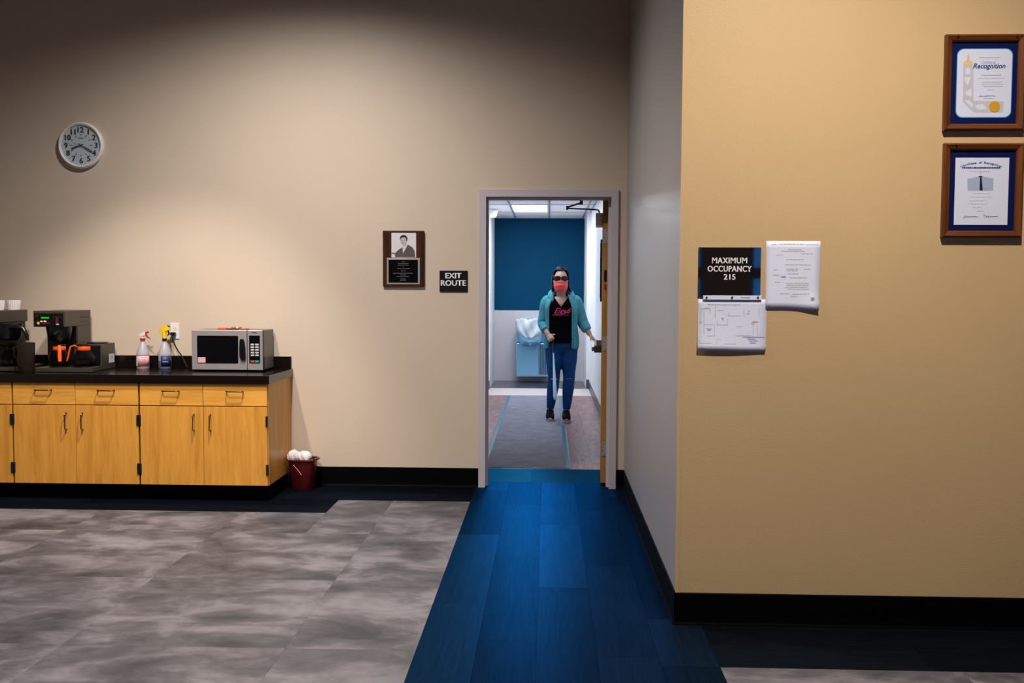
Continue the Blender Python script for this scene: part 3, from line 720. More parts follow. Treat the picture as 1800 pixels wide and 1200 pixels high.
# ================================================================== COFFEE BREWERS
def decanter(name, x, y, z, label, hdl, ang, r=.078, coffee=False):
    t = thing(name, (x, y, z), label, 'coffee pot', 'glass coffee pots')
    MB().lathe(x, y, [(r*.75, z), (r*.97, z+.012), (r, z+.035), (r*.93, z+.065), (r*.66, z+.10), (r*.52, z+.115)], 28).build('bowl', 'glass', t, True)
    if coffee: MB().lathe(x, y, [(r*.72, z+.004), (r*.93, z+.014), (r*.95, z+.04)], 24).build('coffee', 'coffee', t, True)
    MB().lathe(x, y, [(r*.56, z+.108), (r*.58, z+.112), (r*.58, z+.134), (r*.54, z+.138)], 28).build('collar', hdl, t, True)
    MB().lathe(x, y, [(r*.5, z+.136), (r*.62, z+.142), (r*.6, z+.150), (r*.2, z+.154)], 24).build('rim', 'black', t, True)
    dx_, dy_ = math.cos(ang), math.sin(ang)
    pts = [(r*.5, .13), (r*.85, .142), (r*1.15, .135), (r*1.28, .10), (r*1.38, .06), (r*1.5, .035)]
    MB().tube([(x+dx_*a, y+dy_*a, z+h_) for a, h_ in pts], [(.006, .012)]*5+[(.004, .010)], 8).build('handle', hdl, t, True)
    return t
# right-hand brewer
b0 = 6.58
rx0, _ = P(60, 650, b0); rx1, _ = P(163, 650, b0)
hx0_, hz1_ = P(58, 546, 6.62); hx1_, hz0_ = P(114.5, 574.5, 6.62)
br = thing('coffee_brewer', ((rx0+rx1)/2, 6.8, CTOP), 'dark steel coffee brewer with a lit black control panel on the worktop', 'coffee brewer')
ss, _ = P(178, 620, 6.78)                  # right side of the warming shelf
def prism_z(poly, z0, z1):
    n = len(poly); return MB().add([(x, y, z0) for x, y in poly]+[(x, y, z1) for x, y in poly], [tuple(range(n)), tuple(range(n, 2*n))]+[(k, (k+1) % n, n+(k+1) % n, n+k) for k in range(n)])
prism_z([(rx0, b0), (rx1, b0), (ss, 6.76), (ss, 7.0), (rx0, 7.0)], CTOP+.004, CTOP+.03).build('base', 'brewer_steel', br)
for x, y in ((rx0+.03, 6.62), (rx1-.03, 6.66), (rx0+.03, 6.95), (ss-.03, 6.95)): MB().lathe(x, y, [(.015, CTOP), (.015, CTOP+.006)], 12).build('foot', 'black', br)
MB().box(hx0_, hx1_, 6.62, 7.0, hz0_, hz1_, .004).build('head', 'brewer_steel', br)
shz = P(190, 603, 6.9)[1]
MB().box(hx0_+.012, hx1_-.0, 6.80, 7.0, CTOP+.03, hz0_, .003).build('tower', 'brewer_steel', br)
MB().box(hx0_+.012, hx1_-.004, 6.785, 6.80, CTOP+.03, hz0_).build('tower_front', 'black', br)
MB().box(hx1_-.02, ss, 6.78, 7.0, CTOP+.03, shz, .003).build('side_warmer', 'brewer_steel', br)
MB().box(hx1_-.0, ss-.006, 6.775, 6.78, CTOP+.03, shz-.012).build('side_warmer_front', 'black', br)
wpx, _ = P(169, 600, 6.86)
MB().lathe(wpx, 6.88, [(.072, shz-.001), (.075, shz+.006), (.067, shz+.010), (.01, shz+.008)], 28).build('warmer_plate', 'black', br, True)
s0 = P(191, 622, 6.90); s1 = P(201.5, 637.5, 6.90)
lab(MB().box(ss, ss+.0012, 6.90, 6.985, s1[1], s0[1]).build('rating_label', 'label_white', br), 'white rating label')
MB().box(ss+.0012, ss+.0018, 6.92, 6.965, (s0[1]+s1[1])/2-.004, (s0[1]+s1[1])/2+.018).build('label_print', 'ink_grey', br)
for k, (x, y) in enumerate(((P(102, 630, 6.66)[0], 6.68), (P(155, 630, 6.68)[0]-.035, 6.69))):
    MB().lathe(x, y, [(.07, CTOP+.029), (.073, CTOP+.036), (.066, CTOP+.04), (.01, CTOP+.038)], 28).build('warmer_plate', 'black', br, True)
p0 = P(60, 550.5, 6.618); p1 = P(111, 573.5, 6.618)
cpn = MB().box(p0[0], p1[0], 6.615, 6.621, p1[1], p0[1], .0015).build('control_panel', 'black_gloss', br)
def pp(name, x0, y0, x1, y1, m, yy=6.6138):
    a = P(x0, y0, yy); c = P(x1, y1, yy); return MB().box(a[0], c[0], yy, yy+.0012, c[1], a[1]).build(name, m, cpn)
lab(pp('display', 72, 556.8, 86, 560, 'led_green'), 'green lit display')
pp('indicator', 70.8, 563.6, 75, 565.8, 'led_red'); pp('indicator', 76.8, 563.4, 81.3, 565.8, 'led_red')
pp('panel_sticker', 65, 565.5, 69.5, 570, 'sticker_y'); pp('panel_print', 72, 566.6, 88, 569, 'led_dim')
pp('panel_print', 97.5, 559, 102.5, 568, 'led_dim'); pp('switch', 98.5, 568.6, 103.5, 571, 'key'); pp('panel_print', 93, 556.6, 108, 557.6, 'brewer_steel'); pp('panel_print', 62, 554, 67, 556, 'brewer_steel')
for py in (557, 565.5):                   # louvres on the side of the head
    zc = P(150, py, 6.88)[1]
    MB().box(hx1_-.001, hx1_+.0012, 6.85, 6.96, zc-.003, zc+.003).build('vent_slot', 'black', br)
# brew funnel under the head
fxc = (hx0_+hx1_)/2+.03
fz0_ = P(100, 600, 6.68)[1]
fn = MB().lathe(fxc, 6.70, [(.055, fz0_), (.075, fz0_+.02), (.085, hz0_-.012), (.085, hz0_)], 28).build('brew_funnel', 'black', br, True)
MB().tube([(fxc+.03, 6.625, hz0_-.03), (fxc+.03, 6.585, hz0_-.035), (fxc+.03, 6.565, hz0_-.05)], [(.009, .014), (.009, .014), (.006, .010)], 10).build('funnel_handle', 'black', fn, True)
decanter('coffee_pot', P(102, 630, 6.66)[0], 6.68, CTOP+.040, 'glass coffee pot with its orange handle pointing out, below the lit control panel', 'orange', -1.08, .074, True)
decanter('coffee_pot', P(155, 630, 6.68)[0]-.035, 6.69, CTOP+.040, 'glass coffee pot with its orange handle turned sideways, beside the warming shelf', 'orange', PI*1.22, .076, True)
# left-hand brewer, cut by the frame edge
lx1 = P(49, 560, 6.90)[0]; lx0 = lx1-.30; lz1 = P(25, 544, 6.80)[1]; lz0 = P(25, 565, 6.80)[1]
bl = thing('coffee_brewer', ((lx0+lx1)/2, 6.8, CTOP), 'black coffee brewer with paper filters stacked on its lid', 'coffee brewer')
MB().box(lx0, lx1, 6.56, 6.90, lz0, lz1, .006).build('head', 'brewer_steel', bl)
MB().box(lx0+.02, lx1-.02, 6.76, 6.90, CTOP+.03, lz0).build('tower', 'black', bl)
bx1 = P(33, 650, b0)[0]-.03
MB().box(lx0, bx1+.02, b0, 7.0, CTOP+.004, CTOP+.03, .004).build('base', 'brewer_steel', bl)
for x, y in ((lx0+.03, 6.62), (bx1-.03, 6.62), (lx0+.03, 6.95), (bx1-.03, 6.95)): MB().lathe(x, y, [(.015, CTOP), (.015, CTOP+.006)], 12).build('foot', 'black', bl)
MB().box(lx0+.02, lx1-.004, 6.57, 6.76, lz0-.03, lz0).build('hood', 'black', bl)
fzt = P(58, 567, 6.60)[1]; fzb = P(58, 598, 6.62)[1]; fx_ = lx1+.005
fn = MB().lathe(fx_, 6.625, [(.065, fzb), (.085, fzb+.02), (.094, fzt-.03), (.094, fzt-.006), (.06, fzt)], 28).build('brew_funnel', 'black', bl, True)
MB().tube([(fx_+.06, 6.56, fzt-.03), (fx_+.11, 6.545, fzt-.026), (fx_+.155, 6.545, fzt-.036), (fx_+.178, 6.545, fzt-.085), (fx_+.183, 6.545, fzt-.12)], [(.018, .022), (.018, .022), (.016, .018), (.012, .016), (.008, .012)], 12).build('funnel_handle', 'black', fn, True)
MB().lathe(P(20, 640, 6.69)[0], 6.69, [(.07, CTOP+.029), (.073, CTOP+.036), (.066, CTOP+.04), (.01, CTOP+.038)], 28).build('warmer_plate', 'black', bl, True)
decanter('coffee_pot', P(20, 630, 6.68)[0], 6.69, CTOP+.040, 'glass coffee pot with a black handle on the black brewer', 'black', PI*1.2, .078, True)
# smoked jug between the brewers
jx = P(46, 630, 6.50)[0]; jz1 = P(47, 602, 6.50)[1]
jg = thing('smoked_jug', (jx, 6.50, CTOP), 'smoky transparent plastic jug standing between the two brewers', 'jug')
r0, r1 = .050, .058
MB().lathe(jx, 6.50, [(r0, CTOP), (r0+.002, CTOP+.004), (r1, jz1-.004), (r1-.003, jz1), (r1-.006, jz1-.004), (r0-.003, CTOP+.008), (.004, CTOP+.007)], 32).build('body', 'smoke_glass', jg, True)
MB().tube([(jx-.052, 6.50, jz1-.02), (jx-.075, 6.49, jz1-.03), (jx-.078, 6.49, jz1-.09), (jx-.050, 6.50, jz1-.13)], .007, 8).build('handle', 'smoke_glass', jg, True)
# paper filter stacks on the left brewer
def filters(x0, x1, y, label):
    xc = (x0+x1)/2; r = (x1-x0)/2; z = lz1; pr = []
    t = MB().lathe(xc, y, [(r*.82, z), (r*.86, z+.012), (r*.92, z+.030), (r*.97, z+.048), (r, z+.068), (r*.95, z+.068), (r*.6, z+.060), (r*.05, z+.058)], 48, flute=.03)
    o = t.build('coffee_filters', 'filter', None, at=(xc, y, z)); return tag(o, label, 'coffee filters', 'paper filter stacks')
fa = P(14, 530, 6.78)[0]; fb = P(35, 530, 6.78)[0]
filters(fa-.006, fb, 6.78, 'fluted white paper filter stack nearer the lit brewer')
fc = P(7, 530, 6.68)[0]
filters(fc-.09, fc, 6.68, 'fluted white paper filter stack at the outer end of the brewer lid')

# ================================================================== WASTE BUCKET
bxc, byc = -1.775, 6.93
bk = thing('waste_bucket', (bxc, byc, 0), 'small maroon plastic bucket on the floor beside the end cabinet', 'bucket')
def brect(cx, cy, w_, d_, z, r, n=5):
    return [(x, y, z) for x, y in rrect(cx-w_/2, cx+w_/2, cy-d_/2, cy+d_/2, r, n)]
MB().loft([brect(bxc, byc, .15, .13, .0, .04), brect(bxc, byc, .155, .135, .004, .042), brect(bxc, byc, .195, .165, .205, .05), brect(bxc, byc, .215, .185, .212, .055), brect(bxc, byc, .212, .182, .222, .055),
           brect(bxc, byc, .195, .165, .218, .05), brect(bxc, byc, .15, .13, .01, .04)]).build('pail', 'bucket', bk, True)
MB().prism_y([(bxc+.085, .206), (bxc+.122, .216), (bxc+.12, .224), (bxc+.085, .22)], byc-.03, byc+.02).build('pour_lip', 'bucket', bk)
MB().tube([(bxc-.045, byc-.099, .188), (bxc-.02, byc-.097, .16), (bxc+.012, byc-.094, .115)], .0022, 8).build('bail_handle', 'pink_label', bk, True)
def crumple(name, c, r, seed, label, m='filter'):
    rng = random.Random(seed); bm = bmesh.new(); bmesh.ops.create_icosphere(bm, subdivisions=3, radius=1)
    dirs = [Vector((rng.uniform(-1, 1), rng.uniform(-1, 1), rng.uniform(-1, 1))).normalized() for _ in range(12)]
    for v in bm.verts:
        k = 1+.20*max(v.co.dot(q) for q in dirs)-.22+.05*math.sin(9*v.co.x+5*v.co.z+seed)
        v.co = Vector((v.co.x*r[0]*k, v.co.y*r[1]*k, v.co.z*r[2]*k))
    me = bpy.data.meshes.new(name); bm.to_mesh(me); bm.free(); me.materials.append(M[m])
    o = bpy.data.objects.new(name, me); C.objects.link(o); o.location = c; return tag(o, label, 'paper towel', 'paper towels in the bucket')
crumple('paper_towel', (bxc-.058, byc-.03, .232), (.052, .05, .058), 3, 'crumpled white paper towel in the bucket, against the cabinet side')
crumple('paper_towel', (bxc+.012, byc-.025, .232), (.058, .055, .050), 5, 'crumpled white paper towel in the middle of the bucket')
crumple('paper_towel', (bxc+.062, byc+.01, .185), (.03, .03, .025), 9, 'small wad of paper low inside the bucket')

# ================================================================== WALL CLOCK
ccx, ccz = P(144.5, 256, YW); R_ = .170
ck = thing('wall_clock', (ccx, YW, ccz), 'round white wall clock with bold black numerals', 'clock')
MB().ring_y(ccx, ccz, [(R_*.86, YW-.020), (R_*.87, YW-.033), (R_*.92, YW-.038), (R_*.97, YW-.033), (R_, YW-.020), (R_*.97, YW), (R_*.80, YW)]).build('rim', 'white', ck, True)
dl = MB().disc_y(ccx, ccz, R_*.885, YW-.019, YW-.004, 56).build('dial', 'dial', ck)
yd = YW-.019
for hnum in range(1, 13):
    a = PI/2-2*PI*hnum/12; q = R_*.66
    text('numeral', str(hnum), 'ink', dl, ccx+q*math.cos(a), ccz+q*math.sin(a), yd, h=R_*.235, bold=.012, heavy=.035)
    for nm, r0_, r1_, w_ in (('hour_mark', .83, .855, .006), ('hour_tick', .39, .49, .0042)):
        p, e = Vector((ccx+R_*r0_*math.cos(a), ccz+R_*r0_*math.sin(a))), Vector((ccx+R_*r1_*math.cos(a), ccz+R_*r1_*math.sin(a)))
        nn = Vector((-math.sin(a), math.cos(a)))*w_/2
        MB().prism_y([tuple(p+nn), tuple(p-nn), tuple(e-nn), tuple(e+nn)], yd-.0008, yd).build(nm, 'ink', dl)
MB().box(ccx-.022, ccx+.022, yd-.0006, yd, ccz+R_*.29, ccz+R_*.32).build('dial_print', 'ink', dl)
def hand(nm, a_deg, L0, L1, w0, w1, y, m='ink'):
    a = math.radians(90-a_deg); dv = Vector((math.cos(a), math.sin(a))); nn = Vector((-dv.y, dv.x)); c = Vector((ccx, ccz))
    pts = [c+dv*L0+nn*w0, c+dv*L0-nn*w0, c+dv*L1*.85-nn*w1, c+dv*L1, c+dv*L1*.85+nn*w1]
    return MB().prism_y([tuple(p) for p in pts], y-.001, y).build(nm, m, ck)
hand('hour_hand', 250, -.02, R_*.47, .0035, .006, yd-.005)
hand('minute_hand', 119, -.02, R_*.64, .0025, .0045, yd-.008)
hand('second_hand', 110, -R_*.33, R_*.6, .0010, .0006, yd-.011)
MB().disc_y(ccx, ccz, .006, yd-.013, yd, 14).build('hand_hub', 'ink', ck)
MB().disc_y(ccx, ccz, R_*.865, yd-.0145, yd-.0138, 56).build('lens', mat('clear_lens', (.9, .95, 1), .05, Alpha=.02, spec=.2), ck)

# ================================================================== PLAQUE AND EXIT ROUTE SIGN
ax0, az1 = P(673.5, 405.5, YW); ax1, az0 = P(746, 503.5, YW)
pq = thing('memorial_plaque', ((ax0+ax1)/2, YW, (az0+az1)/2), 'dark wood plaque with a black and white portrait and an engraved plate', 'plaque')
yp = YW-.020
MB().box(ax0, ax1, yp, YW, az0, az1, .004).build('board', 'walnut', pq)
f0 = P(688, 409, yp); f1 = P(731.5, 452.5, yp)
ph = MB().box(f0[0], f1[0], yp-.001, yp, f1[1], f0[1]).build('portrait_photo', 'photo_white', pq)
def pw(pts, m, k, nm='portrait_print'): return MB().prism_y([P(x, y, yp) for x, y in pts], yp-.001-.0004*k, yp-.001).build(nm, m, ph)
Z_ = lambda x, y: (660+x*180/1543, 390+y*140/1200)
pw([Z_(*p) for p in ((300, 530), (290, 480), (345, 420), (410, 380), (470, 350), (500, 345), (560, 385), (590, 440), (600, 530))], 'photo_suit', 1)
pw([Z_(*p) for p in ((410, 380), (470, 345), (478, 360), (415, 475))], 'photo_white', 2)
pw([Z_(*p) for p in ((245, 460), (320, 470), (345, 430), (310, 520), (300, 490), (245, 475))], 'photo_suit', 2)
pw([Z_(424+50*math.cos(a), 280+66*math.sin(a)) for a in [2*PI*i/20 for i in range(20)]], 'photo_skin', 2)
pw([Z_(*p) for p in ((410, 330), (465, 320), (475, 350), (430, 385), (408, 365))], 'photo_skin', 1)
pw([Z_(*p) for p in ((370, 270), (372, 225), (395, 200), (430, 195), (465, 207), (483, 245), (475, 285), (465, 290), (462, 250), (440, 232), (400, 235), (382, 250), (378, 275))], 'photo_dark', 3)
for p in ((395, 315, 28, 6), (392, 272, 18, 5), (430, 270, 22, 5)):
    pw([Z_(p[0], p[1]), Z_(p[0]+p[2], p[1]), Z_(p[0]+p[2], p[1]+p[3]), Z_(p[0], p[1]+p[3])], 'photo_suit', 4)
g0 = P(680, 453.5, yp); g1 = P(738, 499.5, yp)
pt_ = lab(MB().box(g0[0], g1[0], yp-.002, yp, g1[1], g0[1], .0008).build('engraved_plate', 'plate', pq), 'silver-edged black engraved plate')
g2 = P(683, 456.5, yp); g3 = P(734.8, 496.8, yp)
MB().box(g2[0], g3[0], yp-.0028, yp-.002, g3[1], g2[1]).build('plate_face', 'black_gloss', pt_)
rng = random.Random(4); pr = MB()
for yy, a, c in ((600, 395, 455), (628, 345, 500), (650, 335, 515), (672, 415, 430), (702, 330, 525), (735, 380, 465), (772, 270, 570), (798, 370, 470), (824, 320, 515), (858, 380, 460), (880, 370, 465)):
    x = a
    while x < c-4:
        x2 = min(c, x+rng.uniform(14, 42)); q0 = P(*Z_(x, yy), yp); q1 = P(*Z_(x2-5, yy), yp)
        pline(pr, q0[0], q1[0], q0[1], .0042, yp-.003); x = x2
pr.build('engraved_lines', 'ink_dim', pt_)
e0 = P(772.8, 475.5, YW); e1 = P(822, 513, YW); ec = (e0[0]+e1[0])/2; eh = e0[1]-e1[1]
es = thing('exit_route_sign', (ec, YW, (e0[1]+e1[1])/2), 'small dark EXIT ROUTE sign beside the door frame', 'sign')
MB().prism_y(rrect(e0[0], e1[0], e1[1], e0[1], .004), YW-.006, YW).build('panel', 'sign_dark', es)
q = P(797, 484.3, YW-.006); text('lettering', 'EXIT', 'sign_white', es, q[0], q[1], YW-.006, w=.116, h=.0385, bold=.008, heavy=.022)
q = P(797, 497.2, YW-.006); text('lettering', 'ROUTE', 'sign_white', es, q[0], q[1], YW-.006, w=.182, h=.0405, bold=.008, heavy=.022)

# ================================================================== RIGHT WALL: SIGN, PAPERS, FRAMED CERTIFICATES
def R(px, py): return P(px, py, YR)
s0 = R(1228, 434.5); s1 = R(1336, 522)
mo = thing('occupancy_sign', ((s0[0]+s1[0])/2, YR, (s0[1]+s1[1])/2), 'glossy black MAXIMUM OCCUPANCY 215 wall sign', 'sign')
MB().box(s0[0], s1[0], YR-.006, YR, s1[1], s0[1], .001).build('panel', mat('black_acrylic', (.010, .008, .008), .03, spec=.9), mo)
for body, cx, cy, wd, hh in (('MAXIMUM', 1282, 457.8, 60, 10.2), ('OCCUPANCY', 1282, 472.3, 75.5, 10.2), ('215', 1282, 486.5, 20, 9.8)):
    q = R(cx, cy); text('lettering', body, 'sign_white', mo, q[0], q[1], YR-.006, w=wd*YR/F, h=hh*YR/F, bold=.010, heavy=.032, space=1.08)
# floor plan sheet, curling at the lower edge, with the folded strip above it
a0 = R(1227.5, 525.5); a1 = R(1346.5, 617)
fp = thing('floor_plan_sheet', ((a0[0]+a1[0])/2, YR, (a0[1]+a1[1])/2), 'white floor plan sheet pinned under the occupancy sign', 'paper')
def sheet(x0, x1, z1, z0, lift, nz=10, nx=8, skew=(0, 0, 0, 0), corner=0):
    rings = []
    for i in range(nz+1):
        tt = i/nz; z = z1+(z0-z1)*tt; ring = []
        for j in range(nx+1):
            s_ = j/nx; xa = x0+skew[0]*(1-tt)+skew[2]*tt; xb = x1+skew[1]*(1-tt)+skew[3]*tt
            off = .0015+lift*tt**2.2*(.8+.25*math.sin(5*s_))+corner*max(0, tt-.75)*4*max(0, s_-.6)*2.5
            ring.append((xa+(xb-xa)*s_, YR-off, z+.002*math.sin(6*s_)*tt))
        rings.append(ring)
    return MB().loft(rings, cap=False, closed=False), (lambda tt, s_: YR-(.0015+lift*tt**2.2*(.8+.25*math.sin(5*s_))+corner*max(0, tt-.75)*4*max(0, s_-.6)*2.5))
mb, fy = sheet(a0[0], a1[0], a0[1], a1[1], .012, skew=(.0, 0, -.002, -.004))
pg = mb.build('page', 'paper', fp, smooth=2); so = pg.modifiers.new('t', 'SOLIDIFY'); so.thickness = .0006; so.offset = 0
Wp, Hp = a1[0]-a0[0], a0[1]-a1[1]
def bar(mb, sx0, sx1, t0, t1):            # flat print bar in page fractions
    xa, xb = a0[0]+Wp*sx0, a0[0]+Wp*sx1
    n = 4; fr_ = []; bk_ = []
    z0_, z1_ = a0[1]-Hp*t0, a0[1]-Hp*t1
    ya, yb_ = fy(t0, sx0)-.0009, fy(t1, sx1)-.0009
    mb.add([(xa, fy(t0, sx0)-.0009, z0_), (xb, fy(t0, sx1)-.0009, z0_), (xb, fy(t1, sx1)-.0009, z1_), (xa, fy(t1, sx0)-.0009, z1_)], [(0, 1, 2, 3)])
pm = MB()
U = lambda x, y: ((x-80)/1290, (y-160)/1000)
def seg(mb, x0, y0, x1, y1, th=9):
    if abs(x1-x0) >= abs(y1-y0): q0, q1 = U(x0, y0-th/2), U(x1, y0+th/2)
    else: q0, q1 = U(x0-th/2, y0), U(x0+th/2, y1)
    if q1[0]-q0[0] > .3:
        m_ = (q0[0]+q1[0])/2; bar(mb, q0[0], m_, q0[1], q1[1]); bar(mb, m_, q1[0], q0[1], q1[1]); return
    if q1[1]-q0[1] > .2:
        m_ = (q0[1]+q1[1])/2; bar(mb, q0[0], q1[0], q0[1], m_); bar(mb, q0[0], q1[0], m_, q1[1]); return
    bar(mb, q0[0], q1[0], q0[1], q1[1])
for sg in ((260, 265, 880, 265), (125, 345, 315, 345), (130, 345, 130, 640), (190, 345, 190, 830), (300, 345, 300, 430), (400, 290, 400, 540), (180, 655, 400, 655), (390, 655, 390, 860), (260, 870, 400, 870),
           (440, 560, 440, 660), (440, 655, 640, 655), (635, 540, 635, 660), (660, 420, 660, 470), (770, 265, 770, 310), (580, 265, 580, 310), (640, 480, 880, 480), (940, 350, 940, 480), (1220, 340, 1220, 460),
           (1120, 660, 1120, 880), (1200, 660, 1200, 880), (800, 685, 920, 685), (440, 930, 500, 930), (110, 1010, 330, 1010), (110, 950, 110, 1020), (570, 1020, 800, 1020), (430, 940, 430, 1030), (790, 860, 1090, 860), (560, 375, 440, 375)):
    s_ = sg if sg[0] <= sg[2] else (sg[2], sg[1], sg[0], sg[3]); seg(pm, *s_)
pm.build('plan_lines', 'ink_pale', pg)
pb_ = MB()
for x, y, w_, h_ in ((240, 735, 100, 14), (255, 760, 60, 14), (920, 890, 420, 14), (1010, 925, 150, 12), (1040, 960, 170, 14), (1060, 1000, 110, 14)): seg(pb_, x, y, x+w_, y, h_)
pb_.build('plan_notes', 'ink_blue_pale', pg)
pk = MB()
for x, y, w_, h_ in ((520, 530, 40, 16), (535, 550, 14, 40), (115, 612, 30, 30), (990, 440, 60, 14), (1020, 390, 24, 20), (1080, 630, 60, 22), (265, 262, 24, 20), (200, 330, 80, 10)): seg(pk, x, y, x+w_, y, h_)
pk.build('plan_marks', 'ink_grey', pg)
pk = MB(); seg(pk, 1100, 590, 1210, 590, 26); pk.build('plan_marks', 'ink_red', pg)
c0 = R(1235.5, 519); c1 = R(1338, 527)
st_ = lab(MB().box(c0[0], c1[0], YR-.0085, YR-.0005, c1[1], c0[1], .0008).build('top_strip', 'paper', fp), 'white strip with pins')
for px in (1241.5, 1286, 1331.5): q = R(px, 522.5); MB().disc_y(q[0], q[1], .0042, YR-.0115, YR-.0085, 12).build('pin', 'bronze', st_)
q0 = R(1301, 522); q1 = R(1318, 523.5); MB().box(q0[0], q1[0], YR-.0092, YR-.0085, q1[1], q0[1]).build('strip_print', 'ink_grey', st_)
# printed notice
n0 = R(1347, 423.5); n1 = R(1438.5, 544)
nt_ = thing('printed_notice', ((n0[0]+n1[0])/2, YR, (n0[1]+n1[1])/2), 'white printed notice page with a small round seal', 'paper')
mb, fy = sheet(n0[0], n1[0], n0[1], n1[1], .003, skew=(0, .003, .001, -.001), corner=.012)
pg = mb.build('page', 'paper', nt_, smooth=2); so = pg.modifiers.new('t', 'SOLIDIFY'); so.thickness = .0006; so.offset = 0
a0 = n0; Wp, Hp = n1[0]-n0[0], n0[1]-n1[1]
U = lambda x, y: ((x-60)/815, (y-75)/1060)
pm = MB(); rng = random.Random(2)
for x0, x1, y in ((140, 230, 128), (250, 650, 122), (665, 850, 130), (390, 610, 205), (290, 650, 230), (590, 780, 270), (220, 320, 290), (370, 640, 360), (355, 750, 440), (370, 560, 505), (640, 740, 505), (380, 560, 530), (180, 250, 520),
                  (400, 560, 580), (170, 280, 600), (430, 700, 640), (200, 300, 710), (370, 720, 730), (380, 740, 760), (360, 700, 790), (400, 740, 820), (280, 430, 890), (470, 740, 895), (440, 560, 930), (740, 820, 1080)):
    x = x0
    while x < x1-6:
        x2 = min(x1, x+rng.uniform(30, 80)); seg(pm, x, y, x2-8, y, 13); x = x2
pm.build('text_lines', 'ink_pale', pg)
pm = MB(); seg(pm, 295, 628, 365, 628, 20); pm.build('text_lines', 'ink_blue_pale', pg)
q = R(1427.7, 525.5); MB().disc_y(q[0], q[1], .0085, fy(.85, .85)-.0022, fy(.85, .85)-.0008, 20).build('round_seal', 'ink_grey', pg)
# framed certificates
def frame(name, c4, label, inner):
    (xa, za), (xb, zb_), t_, dp = c4[0], c4[1], .0285, .026
    t = thing(name, ((xa+xb)/2, YR, (za+zb_)/2), label, 'framed certificate', 'framed certificates on the tan wall')
    def rail(p, m):                        # mitred moulding with a sloped face
        vs = []
        for (o1, i1) in p: vs += [(o1[0], YR-.0005, o1[1]), (o1[0], YR-dp*.8, o1[1]), (o1[0]*.75+i1[0]*.25, YR-dp, o1[1]*.75+i1[1]*.25), (i1[0]*.8+o1[0]*.2, YR-dp*.75, i1[1]*.8+o1[1]*.2), (i1[0], YR-dp*.55, i1[1]), (i1[0], YR-.0005, i1[1])]
        return MB().add(vs, [(0, 1, 2, 3, 4, 5), (11, 10, 9, 8, 7, 6)] + [(k, (k+1) % 6, 6+(k+1) % 6, 6+k) for k in range(6)]).build('frame_rail', m, t)
    O = [(xa, za), (xb, za), (xb, zb_), (xa, zb_)]; I = [(xa+t_, za-t_), (xb-t_, za-t_), (xb-t_, zb_+t_), (xa+t_, zb_+t_)]
    for k in range(4): rail([(O[k], I[k]), (O[(k+1) % 4], I[(k+1) % 4])], 'frame_wood_h' if k % 2 == 0 else 'frame_wood_v')
    mbz = MB().box(xa+t_, xb-t_, YR-.008, YR-.001, zb_+t_, za-t_).build('mat_board', 'mat_blue', t)
    return t, mbz
T1, B1 = frame('framed_certificate', (R(1660, 62.5), R(1795, 230.5)), 'wood-framed certificate with rounded paper, gold seal and blue mat', None)
yc = YR-.008
q0 = R(1681, 86.2); q1 = R(1775.5, 207.5)
pe = MB().prism_y(rrect(q0[0], q1[0], q1[1], q0[1], .028), yc-.0006, yc).build('mat_bevel', 'mat_blue_edge', B1)
q0 = R(1682.3, 87.6); q1 = R(1774.2, 206.2)
ce = MB().prism_y(rrect(q0[0], q1[0], q1[1], q0[1], .027), yc-.0010, yc).build('certificate', 'paper2', T1)
yq = yc-.0012
V = lambda x, y: R(1660+x*140/1292, 80+y*130/1200)
def poly(nm, pts, m, par, k=0): return MB().prism_y([V(*p) for p in pts], yq-.0003*k-.0002, yq+.0002).build(nm, m, par)
poly('tower_print', [(290, 330), (455, 330), (455, 900), (945, 915), (935, 1090), (460, 1090), (285, 920)], 'ink_pale', ce)
for pts in ([(325, 380), (400, 370), (410, 470), (330, 475)], [(310, 520), (415, 520), (370, 650), (330, 620)], [(320, 770), (420, 700), (425, 830), (340, 820)], [(315, 900), (390, 890), (460, 980), (430, 1010)], [(480, 1010), (520, 960), (620, 955), (670, 1040), (540, 1050)]):
    poly('vignette_print', pts, 'paper2', ce, 1)
poly('torch_print', [(288, 330), (290, 290), (320, 255), (370, 240), (420, 255), (448, 290), (450, 330)], 'gold_pale', ce, 1)
poly('torch_print', [(355, 180), (370, 130), (388, 180)], 'gold_pale', ce, 1)
poly('torch_print', [(350, 240), (356, 185), (386, 185), (392, 240)], 'ink_pale', ce, 1)
q = V(795, 997); MB().disc_y(q[0], q[1], .0225, yq-.0014, yq, 32).build('gold_seal', 'gold', ce)
q = V(712, 350); text('heading', 'Recognition', 'ink_blue', ce, q[0], q[1], yq, w=495*140/1292*YR/F, h=100*140/1292*YR/F, bold=.006, heavy=.012, shear=.25)
pm = MB(); rng = random.Random(8)
def lines(mbx, rows_, vf, th, yv):
    for x0, x1, y in rows_:
        x = x0
        while x < x1-8:
            x2 = min(x1, x+rng.uniform(30, 70)); a_, c_ = vf(x, y), vf(x2-9, y); pline(mbx, a_[0], c_[0], a_[1], th, yv); x = x2
lines(pm, ((550, 900, 202), (575, 920, 488), (540, 965, 538), (600, 930, 600), (580, 960, 632), (610, 940, 668), (680, 800, 725), (620, 790, 865)), V, .0022, yq)
pm.build('text_lines', 'ink_grey', ce)
q = V(700, 280); text('heading', 'Certificate of', 'ink_blue_pale', ce, q[0], q[1], yq, w=210*140/1292*YR/F, h=48*140/1292*YR/F, shear=.3)
